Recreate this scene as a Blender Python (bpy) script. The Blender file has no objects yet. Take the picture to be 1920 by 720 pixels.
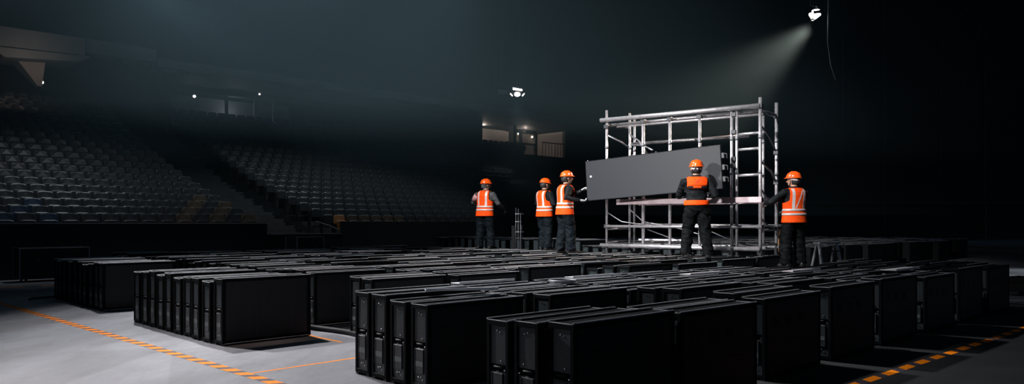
import bpy, bmesh, math, random
from mathutils import Vector, Matrix, noise
R = random.Random(7)
scene = bpy.context.scene
COL = scene.collection
PI = math.pi

# ------------------------------------------------------------------ materials
def nodes_of(name):
    m = bpy.data.materials.new(name); m.use_nodes = True
    nt = m.node_tree
    return m, nt, nt.nodes['Principled BSDF']
def mat(name, col, rough=0.5, metal=0.0, spec=0.5, emit=None, estr=0.0):
    m, nt, b = nodes_of(name)
    b.inputs['Base Color'].default_value = (*col, 1)
    b.inputs['Roughness'].default_value = rough
    b.inputs['Metallic'].default_value = metal
    b.inputs['Specular IOR Level'].default_value = spec
    if emit:
        b.inputs['Emission Color'].default_value = (*emit, 1)
        b.inputs['Emission Strength'].default_value = estr
    return m
def mat_noise(name, c0, c1, scale, rough=0.6, metal=0.0, spec=0.4, bump=0.0, detail=6, stretch=(1, 1, 1), rr=None):
    m, nt, b = nodes_of(name)
    N, L = nt.nodes, nt.links
    tc = N.new('ShaderNodeTexCoord'); mp = N.new('ShaderNodeMapping')
    mp.inputs['Scale'].default_value = stretch
    nz = N.new('ShaderNodeTexNoise'); nz.inputs['Scale'].default_value = scale; nz.inputs['Detail'].default_value = detail
    rp = N.new('ShaderNodeValToRGB')
    rp.color_ramp.elements[0].position = .35; rp.color_ramp.elements[1].position = .65
    rp.color_ramp.elements[0].color = (*c0, 1); rp.color_ramp.elements[1].color = (*c1, 1)
    L.new(tc.outputs['Object'], mp.inputs['Vector']); L.new(mp.outputs[0], nz.inputs['Vector'])
    L.new(nz.outputs['Fac'], rp.inputs[0]); L.new(rp.outputs[0], b.inputs['Base Color'])
    b.inputs['Roughness'].default_value = rough; b.inputs['Metallic'].default_value = metal
    b.inputs['Specular IOR Level'].default_value = spec
    if rr:
        mr = N.new('ShaderNodeMapRange'); mr.inputs[3].default_value = rr[0]; mr.inputs[4].default_value = rr[1]
        L.new(nz.outputs['Fac'], mr.inputs[0]); L.new(mr.outputs[0], b.inputs['Roughness'])
    if bump:
        bp = N.new('ShaderNodeBump'); bp.inputs['Strength'].default_value = bump; bp.inputs['Distance'].default_value = .01
        L.new(nz.outputs['Fac'], bp.inputs['Height']); L.new(bp.outputs[0], b.inputs['Normal'])
    return m
def mat_grille(name, hole, web, pitch=0.011, rough=0.5, spec=0.3):
    """perforated sheet: a regular grid of round holes in the panel's own x-z plane"""
    m, nt, b = nodes_of(name)
    N, L = nt.nodes, nt.links
    tc = N.new('ShaderNodeTexCoord')
    sc = N.new('ShaderNodeVectorMath'); sc.operation = 'SCALE'; sc.inputs['Scale'].default_value = PI / pitch
    sn = N.new('ShaderNodeVectorMath'); sn.operation = 'SINE'
    sp = N.new('ShaderNodeSeparateXYZ')
    mu = N.new('ShaderNodeMath'); mu.operation = 'MULTIPLY'
    ab = N.new('ShaderNodeMath'); ab.operation = 'ABSOLUTE'
    rp = N.new('ShaderNodeValToRGB')
    rp.color_ramp.elements[0].position = .30; rp.color_ramp.elements[1].position = .45
    rp.color_ramp.elements[0].color = (*web, 1); rp.color_ramp.elements[1].color = (*hole, 1)
    L.new(tc.outputs['Object'], sc.inputs[0]); L.new(sc.outputs[0], sn.inputs[0]); L.new(sn.outputs[0], sp.inputs[0])
    L.new(sp.outputs['X'], mu.inputs[0]); L.new(sp.outputs['Z'], mu.inputs[1]); L.new(mu.outputs[0], ab.inputs[0])
    L.new(ab.outputs[0], rp.inputs[0]); L.new(rp.outputs[0], b.inputs['Base Color'])
    b.inputs['Roughness'].default_value = rough; b.inputs['Specular IOR Level'].default_value = spec
    return m
def mat_floor():
    m, nt, b = nodes_of('worn_grey_floor')
    N, L = nt.nodes, nt.links
    tc = N.new('ShaderNodeTexCoord')
    mp = N.new('ShaderNodeMapping'); mp.inputs['Rotation'].default_value = (0, 0, -0.76); mp.inputs['Scale'].default_value = (1, .45, 1)
    n1 = N.new('ShaderNodeTexNoise'); n1.inputs['Scale'].default_value = .55; n1.inputs['Detail'].default_value = 5; n1.inputs['Distortion'].default_value = .6
    n2 = N.new('ShaderNodeTexNoise'); n2.inputs['Scale'].default_value = 3.2; n2.inputs['Detail'].default_value = 9; n2.inputs['Roughness'].default_value = .65
    n3 = N.new('ShaderNodeTexNoise'); n3.inputs['Scale'].default_value = 60; n3.inputs['Detail'].default_value = 3
    vo = N.new('ShaderNodeTexVoronoi'); vo.inputs['Scale'].default_value = .55
    L.new(tc.outputs['Object'], mp.inputs[0])
    for n in (n1, n2, vo): L.new(mp.outputs[0], n.inputs['Vector'])
    L.new(tc.outputs['Object'], n3.inputs['Vector'])
    def mr(src, a, c, lo=.3, hi=.7):
        q = N.new('ShaderNodeMapRange'); q.inputs[1].default_value = lo; q.inputs[2].default_value = hi
        q.inputs[3].default_value = a; q.inputs[4].default_value = c; L.new(src, q.inputs[0]); return q.outputs[0]
    def mul(x, y):
        q = N.new('ShaderNodeMath'); q.operation = 'MULTIPLY'; L.new(x, q.inputs[0]); L.new(y, q.inputs[1]); return q.outputs[0]
    s = N.new('ShaderNodeSeparateColor'); L.new(vo.outputs['Color'], s.inputs[0])
    v = mul(mul(mr(n1.outputs['Fac'], .5, 1.3), mr(n2.outputs['Fac'], .68, 1.2)), mul(mr(s.outputs[0], .80, 1.12, 0, 1), mr(n3.outputs['Fac'], .94, 1.05)))
    mx = N.new('ShaderNodeMix'); mx.data_type = 'RGBA'; mx.blend_type = 'MULTIPLY'; mx.inputs[0].default_value = 1
    mx.inputs[6].default_value = (.245, .25, .275, 1); L.new(v, mx.inputs[7]); L.new(mx.outputs[2], b.inputs['Base Color'])
    L.new(mr(n2.outputs['Fac'], .62, .42), b.inputs['Roughness'])
    b.inputs['Specular IOR Level'].default_value = .35
    bp = N.new('ShaderNodeBump'); bp.inputs['Strength'].default_value = .12; bp.inputs['Distance'].default_value = .01
    L.new(n2.outputs['Fac'], bp.inputs['Height']); L.new(bp.outputs[0], b.inputs['Normal'])
    return m

M = {}
M['floor'] = mat_floor()
M['cab'] = mat_noise('black_powder_coat', (.0035, .0045, .0055), (.0055, .0075, .009), 30, .62, 0, .07)
M['plate'] = mat_noise('charcoal_end_plate', (.030, .041, .046), (.042, .055, .060), 9, .42, .0, .5)
M['edge'] = mat('pale_bar_and_edge_highlight', (.72, .73, .76), .34, .35)  # pale metal; also paints the light caught along cabinet edges
M['handle'] = mat('black_grip', (.004, .004, .005), .5)
M['sticker'] = mat('grey_label', (.15, .175, .18), .55)
M['bolt'] = mat('bright_steel', (.75, .76, .78), .25, .9)
M['grille'] = mat_grille('perforated_black_front', (.002, .002, .0025), (.045, .048, .053))
M['cover'] = mat_noise('black_back_cover', (.006, .007, .009), (.010, .0115, .014), 4, .5, 0, .35)
M['vent'] = mat('black_vent', (.002, .002, .002), .7)
M['screen'] = mat_grille('grey_panel_face', (.005, .0062, .009), (.018, .021, .030), .014, .5, .4)
M['steel'] = mat_noise('galvanised_tube', (.52, .51, .54), (.70, .69, .73), 14, .38, .75, .5)
M['rosy'] = mat_noise('pinkish_deck_beam', (.42, .33, .36), (.55, .45, .48), 6, .5, .3, .5)
M['coupler'] = mat('dark_coupler', (.05, .052, .058), .45, .6)
M['brace'] = mat('grey_brace_tube', (.26, .27, .30), .42, .6)
M['seat'] = mat_noise('charcoal_seat', (.022, .025, .029), (.032, .036, .040), 12, .38)
M['seat_blue'] = mat('blue_lit_seat', (.016, .032, .060), .42)  # charcoal seat with a blue light tint put into its colour
M['seat_brown'] = mat('brown_lit_seat', (.060, .048, .034), .42)  # brownish light tint painted into the charcoal
M['seat_orange'] = mat('orange_brown_seat', (.36, .16, .06), .5)
M['tier'] = mat_noise('dark_concrete_tier', (.022, .025, .028), (.032, .036, .040), 3, .8)
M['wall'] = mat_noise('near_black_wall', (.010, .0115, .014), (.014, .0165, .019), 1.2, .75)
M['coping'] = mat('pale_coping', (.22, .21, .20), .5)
M['fascia'] = mat_noise('grey_fascia', (.10, .108, .115), (.14, .148, .152), .8, .7)
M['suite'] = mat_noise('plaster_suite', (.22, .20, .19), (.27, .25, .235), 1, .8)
M['dark'] = mat('flat_black', (.006, .0065, .008), .8)
M['drape'] = mat_noise('black_drape', (.009, .010, .014), (.013, .014, .019), .5, .9)
M['tape'] = mat_noise('orange_tape', (.90, .20, .004), (.98, .28, .006), 25, .6, 0, .12)
M['tape_dark'] = mat_noise('dark_tape', (.03, .028, .04), (.06, .05, .06), 25, .5)
M['cable'] = mat('black_rubber', (.008, .009, .013), .6, 0, .15)
M['orange'] = mat_noise('hi_vis_orange', (.86, .066, .005), (.95, .085, .007), 18, .7, 0, .12)
M['red'] = mat('orange_red_mesh', (.55, .035, .012), .7)
M['reflect'] = mat('reflective_tape', (.58, .54, .54), .4, .1)
M['helmet'] = mat('orange_helmet', (.92, .10, .008), .22, 0, .6)
M['white'] = mat('white_plastic', (.8, .8, .8), .4)
M['jacket'] = mat_noise('black_jacket_cloth', (.005, .006, .008), (.009, .011, .013), 20, .7, 0, .12)
M['jacketgrey'] = mat_noise('navy_patterned_cloth', (.012, .016, .022), (.10, .105, .11), 45, .65, 0, .35)
M['trouser'] = mat_noise('navy_work_cloth', (.002, .0042, .0062), (.0045, .0085, .0125), 20, .75, 0, .12)
M['trouser_black'] = mat_noise('black_work_cloth', (.0025, .003, .0035), (.0045, .0055, .0062), 20, .75, 0, .08)
M['pink'] = mat('pink_lit_cloth', (.55, .30, .30), .7)  # jacket sleeve with pinkish light put into its colour
M['skin'] = mat_noise('skin', (.42, .22, .15), (.50, .27, .19), 12, .5)
M['hair'] = mat_noise('dark_hair', (.008, .008, .009), (.022, .022, .024), 60, .5)
M['grey_hair'] = mat_noise('greying_hair', (.05, .05, .055), (.13, .13, .14), 60, .5)
M['glove_pale'] = mat('pale_grey_glove', (.45, .45, .46), .7)
M['glove_dark'] = mat('charcoal_glove', (.05, .052, .056), .6)
M['boot'] = mat('black_boot', (.012, .011, .011), .5)
M['eye'] = mat('dark_eye', (.01, .008, .006), .2)
M['lamp'] = mat('lamp_glow', (1, 1, 1), .4, 0, .5, (1, .97, .92), 12)
M['lamp_soft'] = mat('lamp_soft_glow', (1, 1, 1), .4, 0, .5, (1, .96, .92), 2.2)
M['lamp_warm'] = mat('lamp_warm_glow', (1, 1, 1), .4, 0, .5, (1, .80, .62), 9)
M['wood'] = mat_noise('tan_wood_pole', (.30, .15, .07), (.40, .22, .11), 12, .6)
M['paper'] = mat('crumpled_paper', (.7, .68, .66), .8)

# ------------------------------------------------------------------ mesh helpers
class MB:
    def __init__(s): s.v = []; s.f = []; s.m = []
    def quad(s, *p, m=0):
        b = len(s.v); s.v.extend([tuple(q) for q in p]); s.f.append(tuple(range(b, b + len(p)))); s.m.append(m)
    def box(s, x0, x1, y0, y1, z0, z1, m=0):
        b = len(s.v)
        s.v += [(x0, y0, z0), (x1, y0, z0), (x1, y1, z0), (x0, y1, z0), (x0, y0, z1), (x1, y0, z1), (x1, y1, z1), (x0, y1, z1)]
        for f in ((0, 3, 2, 1), (4, 5, 6, 7), (0, 1, 5, 4), (1, 2, 6, 5), (2, 3, 7, 6), (3, 0, 4, 7)):
            s.f.append(tuple(b + i for i in f)); s.m.append(m)
    def hexa(s, bot, top, m=0):
        b = len(s.v); s.v += [tuple(p) for p in bot] + [tuple(p) for p in top]
        n = len(bot)
        s.f.append(tuple(b + i for i in reversed(range(n)))); s.f.append(tuple(b + n + i for i in range(n))); s.m += [m, m]
        for i in range(n):
            j = (i + 1) % n; s.f.append((b + i, b + j, b + n + j, b + n + i)); s.m.append(m)
    def loft(s, rings, m=0, cap=True):
        b = len(s.v); n = len(rings[0])
        for r in rings: s.v += [tuple(p) for p in r]
        for k in range(len(rings) - 1):
            for i in range(n):
                j = (i + 1) % n
                s.f.append((b + k * n + i, b + k * n + j, b + (k + 1) * n + j, b + (k + 1) * n + i)); s.m.append(m)
        if cap:
            s.f.append(tuple(b + i for i in reversed(range(n)))); s.m.append(m)
            e = b + (len(rings) - 1) * n
            s.f.append(tuple(e + i for i in range(n))); s.m.append(m)
    def tube(s, pts, rad, seg=10, m=0, ref=None, ball=False):
        """rad: number, list of numbers or list of (r along ref, r across)"""
        P = [Vector(p) for p in pts]; n = len(P)
        if not isinstance(rad, (list, tuple)): rad = [rad] * n
        rad = [(r, r) if not isinstance(r, (list, tuple)) else r for r in rad]
        T = []
        for i in range(n):
            t = (P[min(i + 1, n - 1)] - P[max(i - 1, 0)]); T.append(t.normalized())
        u = Vector(ref) if ref is not None else (Vector((0, 0, 1)) if abs(T[0].z) < .9 else Vector((1, 0, 0)))
        rings = []
        if ball:
            P = [P[0]] * 3 + P[1:-1] + [P[-1]] * 3; T = [T[0]] * 3 + T[1:-1] + [T[-1]] * 3
            ra, rb = rad[0], rad[-1]
            off = [-.95, -.7, 0] + [0] * (n - 2) + [0, .7, .95]
            sc = [.3, .72, 1] + [1] * (n - 2) + [1, .72, .3]
            rad = [ra] * 3 + list(rad[1:-1]) + [rb] * 3
            P = [p + t * (o * (r[0] + r[1]) / 2) for p, t, o, r in zip(P, T, off, rad)]
            rad = [(r[0] * k, r[1] * k) for r, k in zip(rad, sc)]
        for p, t, r in zip(P, T, rad):
            u = (u - t * u.dot(t)).normalized(); w = t.cross(u)
            rings.append([p + u * (math.cos(a) * r[0]) + w * (math.sin(a) * r[1]) for a in [2 * PI * i / seg for i in range(seg)]])
        s.loft(rings, m)
    def ellipsoid(s, c, rx, ry, rz, seg=16, nr=10, m=0):
        rings = []
        for k in range(nr + 1):
            a = -PI / 2 + PI * (k + .02 * (k == 0) - .02 * (k == nr)) / nr
            rings.append([(c[0] + rx * math.cos(a) * math.cos(t), c[1] + ry * math.cos(a) * math.sin(t), c[2] + rz * math.sin(a)) for t in [2 * PI * i / seg for i in range(seg)]])
        s.loft(rings, m)
    def mesh(s, name, mats, bevel=0, bseg=2, smooth=False):
        me = bpy.data.meshes.new(name)
        me.from_pydata([tuple(v) for v in s.v], [], s.f)
        for mm in mats: me.materials.append(mm)
        for p, i in zip(me.polygons, s.m): p.material_index = i
        if bevel:
            bm = bmesh.new(); bm.from_mesh(me)
            bmesh.ops.bevel(bm, geom=list(bm.edges), offset=bevel, segments=bseg, profile=.5, affect='EDGES', clamp_overlap=True)
            bm.to_mesh(me); bm.free()
        me.validate()
        if smooth:
            for p in me.polygons: p.use_smooth = True
        me.update()
        return me

def link(name, me, parent=None, loc=None, rot=None):
    o = bpy.data.objects.new(name, me); COL.objects.link(o)
    if parent: o.parent = parent
    if loc is not None: o.location = loc
    if rot is not None: o.rotation_euler = rot
    return o
def tag(o, label=None, cat=None, group=None, kind=None):
    for k, v in (('label', label), ('category', cat), ('group', group), ('kind', kind)):
        if v: o[k] = v
    return o
def empty(name, loc, label, cat, rz=0, group=None):
    o = bpy.data.objects.new(name, None); COL.objects.link(o)
    o.empty_display_size = .1
    o.location = loc; o.rotation_euler = (0, 0, rz)
    return tag(o, label, cat, group)
def copy_tree(o, parent=None):
    c = o.copy(); COL.objects.link(c)
    if parent: c.parent = parent
    for ch in list(o.children): copy_tree(ch, c)
    return c
def remesh(me, size, smooth_it=2):
    t = bpy.data.objects.new('work', me); COL.objects.link(t)
    md = t.modifiers.new('r', 'REMESH'); md.mode = 'VOXEL'; md.voxel_size = size; md.use_smooth_shade = True
    if smooth_it:
        sm = t.modifiers.new('s', 'SMOOTH'); sm.factor = .5; sm.iterations = smooth_it
    dg = bpy.context.evaluated_depsgraph_get()
    out = bpy.data.meshes.new_from_object(t.evaluated_get(dg))
    ms = list(me.materials)
    bpy.data.objects.remove(t)
    out.materials.clear()
    for m_ in ms: out.materials.append(m_)
    for p in out.polygons: p.use_smooth = True; p.material_index = 0
    return out
def wrinkle(me, amp, freq, seed=0.0):
    off = Vector((seed * 3.1, seed * 1.7, seed))
    ns = [v.normal.copy() for v in me.vertices]
    for v, n in zip(me.vertices, ns):
        p = Vector((v.co.x * freq[0], v.co.y * freq[1], v.co.z * freq[2] + v.co.x * freq[2] * .5)) + off
        k = 1 - abs(noise.noise(p)) * 2.2 + .5 * noise.noise(p * 2.3)
        v.co += n * (amp * (k - .6))
    me.update()

# ------------------------------------------------------------------ the grid everything stands on
_l = math.hypot(.72, .694); UC, US = .72 / _l, .694 / _l
TH = math.atan2(US, UC)
def AB(a, b, z=0.0): return Vector((UC * a - US * b, US * a + UC * b, z))
ORD = ('first second third fourth fifth sixth seventh eighth ninth tenth eleventh twelfth thirteenth fourteenth fifteenth sixteenth seventeenth eighteenth '
       'nineteenth twentieth').split()
def ordn(i):
    if i < 20: return ORD[i]
    t, u = divmod(i + 1, 10)
    tens = {2: 'twent', 3: 'thirt', 4: 'fort', 5: 'fift'}[t]
    return tens + 'ieth' if u == 0 else tens + 'y-' + ORD[u - 1]

# ------------------------------------------------------------------ setting
def struct(name, mb, m, bevel=0):
    me = mb.mesh(name, m if isinstance(m, list) else [m], bevel)
    return tag(link(name, me), kind='structure')
mb = MB(); mb.quad((-45, -4, 0), (50, -4, 0), (50, 66, 0), (-45, 66, 0)); struct('floor', mb, M['floor'])
mb = MB(); mb.quad(AB(3, 2.55, .0007), AB(16, 2.55, .0007), AB(16, 6.5, .0007), AB(3, 4.5, .0007)); mb.quad(AB(3, -5, .0007), AB(11.4, -5, .0007), AB(11.6, 2.55, .0007), AB(3, 2.55, .0007))  # added near-black zone over the floor before the front field
struct('floor_dark_zone', mb, mat_noise('near_black_floor_zone', (.005, .006, .0075), (.010, .0115, .014), 1.5, .8))
mb = MB(); mb.box(-45, 50, 6, 66, 20, 20.2); struct('ceiling', mb, M['dark'])

BW = 22.4                                    # arena-side face of the stand's front wall
def strip_box(mb, a0, a1, b0, b1, z0, z1, m=0):
    mb.hexa([AB(a0, b0, z0), AB(a1, b0, z0), AB(a1, b1, z0), AB(a0, b1, z0)], [AB(a0, b0, z1), AB(a1, b0, z1), AB(a1, b1, z1), AB(a0, b1, z1)], m)
mb = MB(); strip_box(mb, -4, 11.05, BW, BW + .14, 0, 1.40); strip_box(mb, 13.72, 46, BW, BW + .14, 0, 1.47)
strip_box(mb, 11.05, 13.72, BW + .02, BW + .12, 0, 1.06)
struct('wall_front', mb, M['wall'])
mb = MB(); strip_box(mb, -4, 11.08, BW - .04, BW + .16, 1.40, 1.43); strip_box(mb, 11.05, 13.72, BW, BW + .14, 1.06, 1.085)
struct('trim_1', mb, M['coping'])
# tiers of the stand
NROW = 19
def tread(r): return .82 + .205 * r + .005 * r * r
def rowb(r): return BW + .55 + .85 * r
mb = MB()
for a0, a1 in ((-4, 11.05), (13.72, 46)):
    for r in range(NROW):
        strip_box(mb, a0, a1, rowb(r) - .4, rowb(r) + .45, 0 if r < 1 else tread(r - 1) - .3, tread(r))
struct('floor_tiers', mb, M['tier'])
mb = MB()
for k in range(NROW * 2 - 2):                  # stairs between the two blocks of seats
    r = k / 2.0
    strip_box(mb, 11.05, 13.72, BW + .12 + .425 * k, BW + .545 + .425 * k, 0, .55 + .205 * r + .005 * r * r)
struct('floor_stairs', mb, M['tier'])
# back of the lower bowl, with its recessed suites, and everything above the balcony
b1 = 40.0; zt = 8.5; zb = tread(NROW - 1)
mb = MB()
strip_box(mb, -14, 14.6, b1, b1 + .3, 0, zt)
strip_box(mb, 14.6, 22.2, b1, b1 + .3, 0, 6.35); strip_box(mb, 14.6, 22.2, b1, b1 + .3, 8.2, zt)
strip_box(mb, 22.2, 35.7, b1, b1 + .3, 0, zt + .4)
strip_box(mb, 35.7, 44.3, b1, b1 + .3, 0, 6.45); strip_box(mb, 35.7, 44.3, b1, b1 + .3, 9.1, 9.7)
strip_box(mb, 44.3, 51.5, b1, b1 + .3, 0, 9.7)
strip_box(mb, -14, 47, rowb(NROW - 1) + .4, b1, zb - .3, zb)
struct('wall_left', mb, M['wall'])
mb = MB(); strip_box(mb, -14, 54, 44.4, 44.7, 6, 20); struct('wall_upper', mb, M['wall'])
mb = MB(); strip_box(mb, -14, 51.5, 36.6, 44.4, 8.5, 8.6); struct('floor_balcony', mb, M['wall'])
mb = MB(); mb.box(1.2, 50, 64, 64.4, 0, 20); struct('wall_back', mb, M['drape'])
mb = MB()
for px in (1578, 1657, 1763, 1845):
    x = (px - 960) / 1440 * 64; mb.box(x - .06, x + .06, 63.9, 64.02, 3.1, 20)
mb.box(12, 50, 63.6, 64.02, 2.98, 3.1)
for px in (1655, 1845): x = (px - 960) / 1440 * 64; mb.box(x - .08, x + .08, 63.7, 64.02, 0, 3)
struct('trim_2', mb, mat('charcoal_batten', (.02, .022, .028), .7))
# balcony front in three lengths, stepping down
mb = MB()
strip_box(mb, -14, 9.5, 35.75, 36.4, 8.32, 9.2); strip_box(mb, 9.56, 12.5, 36.0, 36.5, 8.62, 9.24); strip_box(mb, 12.5, 53, 36.0, 36.5, 8.45, 8.85)
strip_box(mb, -14, 9.5, 36.4, 38.4, 8.32, 8.5)
mb.hexa([AB(6.6, 35.6, 7.95), AB(9.3, 35.6, 8.15), AB(9.3, 37.6, 8.15), AB(6.6, 37.6, 7.95)], [AB(6.0, 35.6, 8.33), AB(9.7, 35.6, 8.42), AB(9.7, 37.6, 8.42), AB(6.0, 37.6, 8.33)])
# curved underside further along
n = 10
for i in range(n):
    a0 = 11.0 + i * .42; z0 = 8.62 - .34 * math.sin(PI * i / n); z1 = 8.62 - .34 * math.sin(PI * (i + 1) / n)
    mb.hexa([AB(a0, 36.1, z0), AB(a0 + .42, 36.1, z1), AB(a0 + .42, 36.9, z1), AB(a0, 36.9, z0)], [AB(a0, 36.1, 8.7), AB(a0 + .42, 36.1, 8.7), AB(a0 + .42, 36.9, 8.7), AB(a0, 36.9, 8.7)])
struct('trim_balcony', mb, M['fascia'], .03)
mb = MB()                                    # tapering bracket below the balcony
mb.hexa([AB(7.95, 36.6, 7.1), AB(8.1, 36.6, 7.1), AB(8.1, 37.0, 7.1), AB(7.95, 37.0, 7.1)], [AB(7.2, 36.3, 7.98), AB(8.15, 36.3, 8.05), AB(8.15, 37.3, 8.05), AB(7.2, 37.3, 7.98)])
struct('pillar_bracket', mb, M['suite'])
# dim glazed suite at the back of the stand
mb = MB(); strip_box(mb, 14.6, 22.2, 42.2, 42.4, 6.3, 8.3)
for a in (17.4, 19.0, 20.1): strip_box(mb, a, a + .14, b1 + .02, b1 + .14, 6.35, 8.2)
strip_box(mb, 14.6, 22.2, b1 + .02, b1 + .12, 7.0, 7.08)
struct('window_1', mb, M['fascia'])
# lit suite further along
mb = MB()
strip_box(mb, 35.5, 44.5, 43.0, 43.2, 6.2, 9.3); strip_box(mb, 35.5, 44.5, b1 + .3, 43.2, 6.2, 6.44); strip_box(mb, 35.5, 44.5, b1 + .3, 43.2, 9.12, 9.3)
strip_box(mb, 44.3, 44.5, b1 + .3, 43.2, 6.2, 9.3); strip_box(mb, 35.5, 35.7, b1 + .3, 43.2, 6.2, 9.3)
struct('window_2', mb, M['suite'])
mb = MB()
strip_box(mb, 38.7, 39.0, b1 - .02, b1 + .5, 6.4, 9.1); strip_box(mb, 39.0, 42.0, b1 + .9, b1 + 1.1, 8.15, 8.4)
strip_box(mb, 39.0, 42.0, b1 + .9, b1 + 1.1, 7.3, 7.42); strip_box(mb, 40.3, 40.5, b1 + .9, b1 + 1.1, 6.44, 8.2); strip_box(mb, 41.9, 42.1, b1 + .9, b1 + 1.1, 6.44, 8.2)
struct('trim_3', mb, M['dark'])
t = empty('railing', AB(41.9, b1 + .1, 6.44), 'thin dark handrail across the lit suite opening above the stand', 'railing', TH)
mb = MB(); mb.tube([(-.1, 0, 1.05), (2.4, 0, 1.05)], .035, 8); link('handrail', mb.mesh('handrail', [M['dark']], smooth=True), t)
for k in range(8):
    mb = MB(); mb.tube([(-.05 + k * .34, 0, 0), (-.05 + k * .34, 0, 1.05)], .022, 6); link('baluster', mb.mesh('baluster', [M['dark']]), t)
# handrail on the sloping cheek by the stairs
mb = MB(); mb.tube([AB(12.9, BW + .3, 1.48), AB(13.3, BW + .15, 1.34), AB(13.7, BW + .06, 1.16)], .018, 8)
t = tag(link('stair_rail', mb.mesh('stair_rail', [M['coping']])), 'thin pale handrail sloping down at the foot of the stand stairs', 'handrail')

# ------------------------------------------------------------------ stadium seats
def seat_meshes():
    mb = MB()                                  # backrest: rounded top, slightly bowed
    rows = []
    prof = [(-.22, .40), (-.225, .62), (-.22, .78), (-.195, .845), (-.15, .868), (0, .875), (.15, .868), (.195, .845), (.22, .78), (.225, .62), (.22, .40)]
    rng = []
    for y in (-.022, -.012, .018, .026):
        k = .96 if y in (-.022, .026) else 1.0
        rng.append([(x * k, y + .10 * (z - .4) + .05 * (1 - (x / .225) ** 2) * .5, .4 + (z - .4) * (k if z > .5 else 1)) for x, z in prof])
    mb.loft(rng)
    back = mb.mesh('backrest', [M['seat']])
    mb = MB()
    prof = [(-.2, .38), (-.205, .60), (-.19, .665), (-.12, .685), (.12, .685), (.19, .665), (.205, .60), (.2, .38)]
    mb.loft([[(x * k, y, .38 + (z - .38) * k) for x, z in prof] for y, k in ((-.15, .93), (-.135, 1), (-.085, 1), (-.07, .95))])
    pan = mb.mesh('seat_pan', [M['seat']])
    mb = MB()
    mb.box(-.245, -.228, -.16, .05, .0, .58); mb.box(.228, .245, -.16, .05, .0, .58); mb.box(-.235, .235, -.02, .02, .36, .42)
    sup = mb.mesh('support', [M['dark']])
    return back, pan, sup
S_BACK, S_PAN, S_SUP = seat_meshes()
def variant(me, mm):
    c = me.copy(); c.materials.clear(); c.materials.append(mm); return c
SV = {'charcoal': (S_BACK, S_PAN)}
for k in ('blue', 'brown', 'orange'): SV[k] = (variant(S_BACK, M['seat_' + k]), variant(S_PAN, M['seat_' + k]))
cells = []
for r in range(NROW):
    b = rowb(r); n = 0
    amin = .181 * b - 1.0
    a = 10.75
    while a > amin:
        cells.append((AB(a, b + .08, tread(r)), r, n, 0)); a -= .5; n += 1
    a = 14.0; n = 0
    while a < 20.5 + r * 1.0 and a < 40:
        cells.append((AB(a, b + .08, tread(r)), r, n, 1)); a += .5; n += 1
def seat_score(c):
    p = c[0]; return math.hypot(p.x, p.y)
cells.sort(key=seat_score)
CNAME = {'charcoal': 'charcoal', 'blue': 'blue-lit', 'brown': 'brown', 'orange': 'orange-brown'}
proto = {}
for p, r, n, blk in cells[:300]:
    kind = 'charcoal'
    if blk == 1 and r == 0 and n == 0: kind = 'orange'
    elif blk == 1 and r == 0 and n < 6: kind = 'brown'
    elif blk == 0 and r < 4 and n < 6 - r and (n + r) % 2 == 0: kind = 'brown'
    elif blk == 0 and r in (0, 1, 2) and n > 10 and (n + r) % 2: kind = 'blue'
    if kind not in proto:
        o = empty('stadium_seat', (0, 0, 0), 'x', 'seat', TH)
        link('backrest', SV[kind][0], o); link('seat_pan', SV[kind][1], o); link('support', S_SUP, o)
        proto[kind] = o
    else:
        o = copy_tree(proto[kind])
    o.location = p + Vector((0, 0, 0))
    o['label'] = '%s tip-up seat, %s from the stairs in the %s row up, block %s the stairs' % (CNAME[kind], ordn(n), ordn(r), ('before', 'beyond')[blk])
    o['group'] = 'tip-up seats in the arena stand'
mb = MB()
for p, r, n, blk in cells[300:]:
    for me in (S_BACK, S_PAN):
        b0 = len(mb.v)
        for v in me.vertices:
            x, y, z = v.co; mb.v.append((p.x + UC * x - US * y, p.y + US * x + UC * y, p.z + z))
        for q in me.polygons: mb.f.append(tuple(b0 + i for i in q.vertices)); mb.m.append(0)
tag(link('upper_seats', mb.mesh('upper_seats', [M['seat']])), 'further rows of dark tip-up seats fading into the upper stand', 'seats', kind='stuff')

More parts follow.
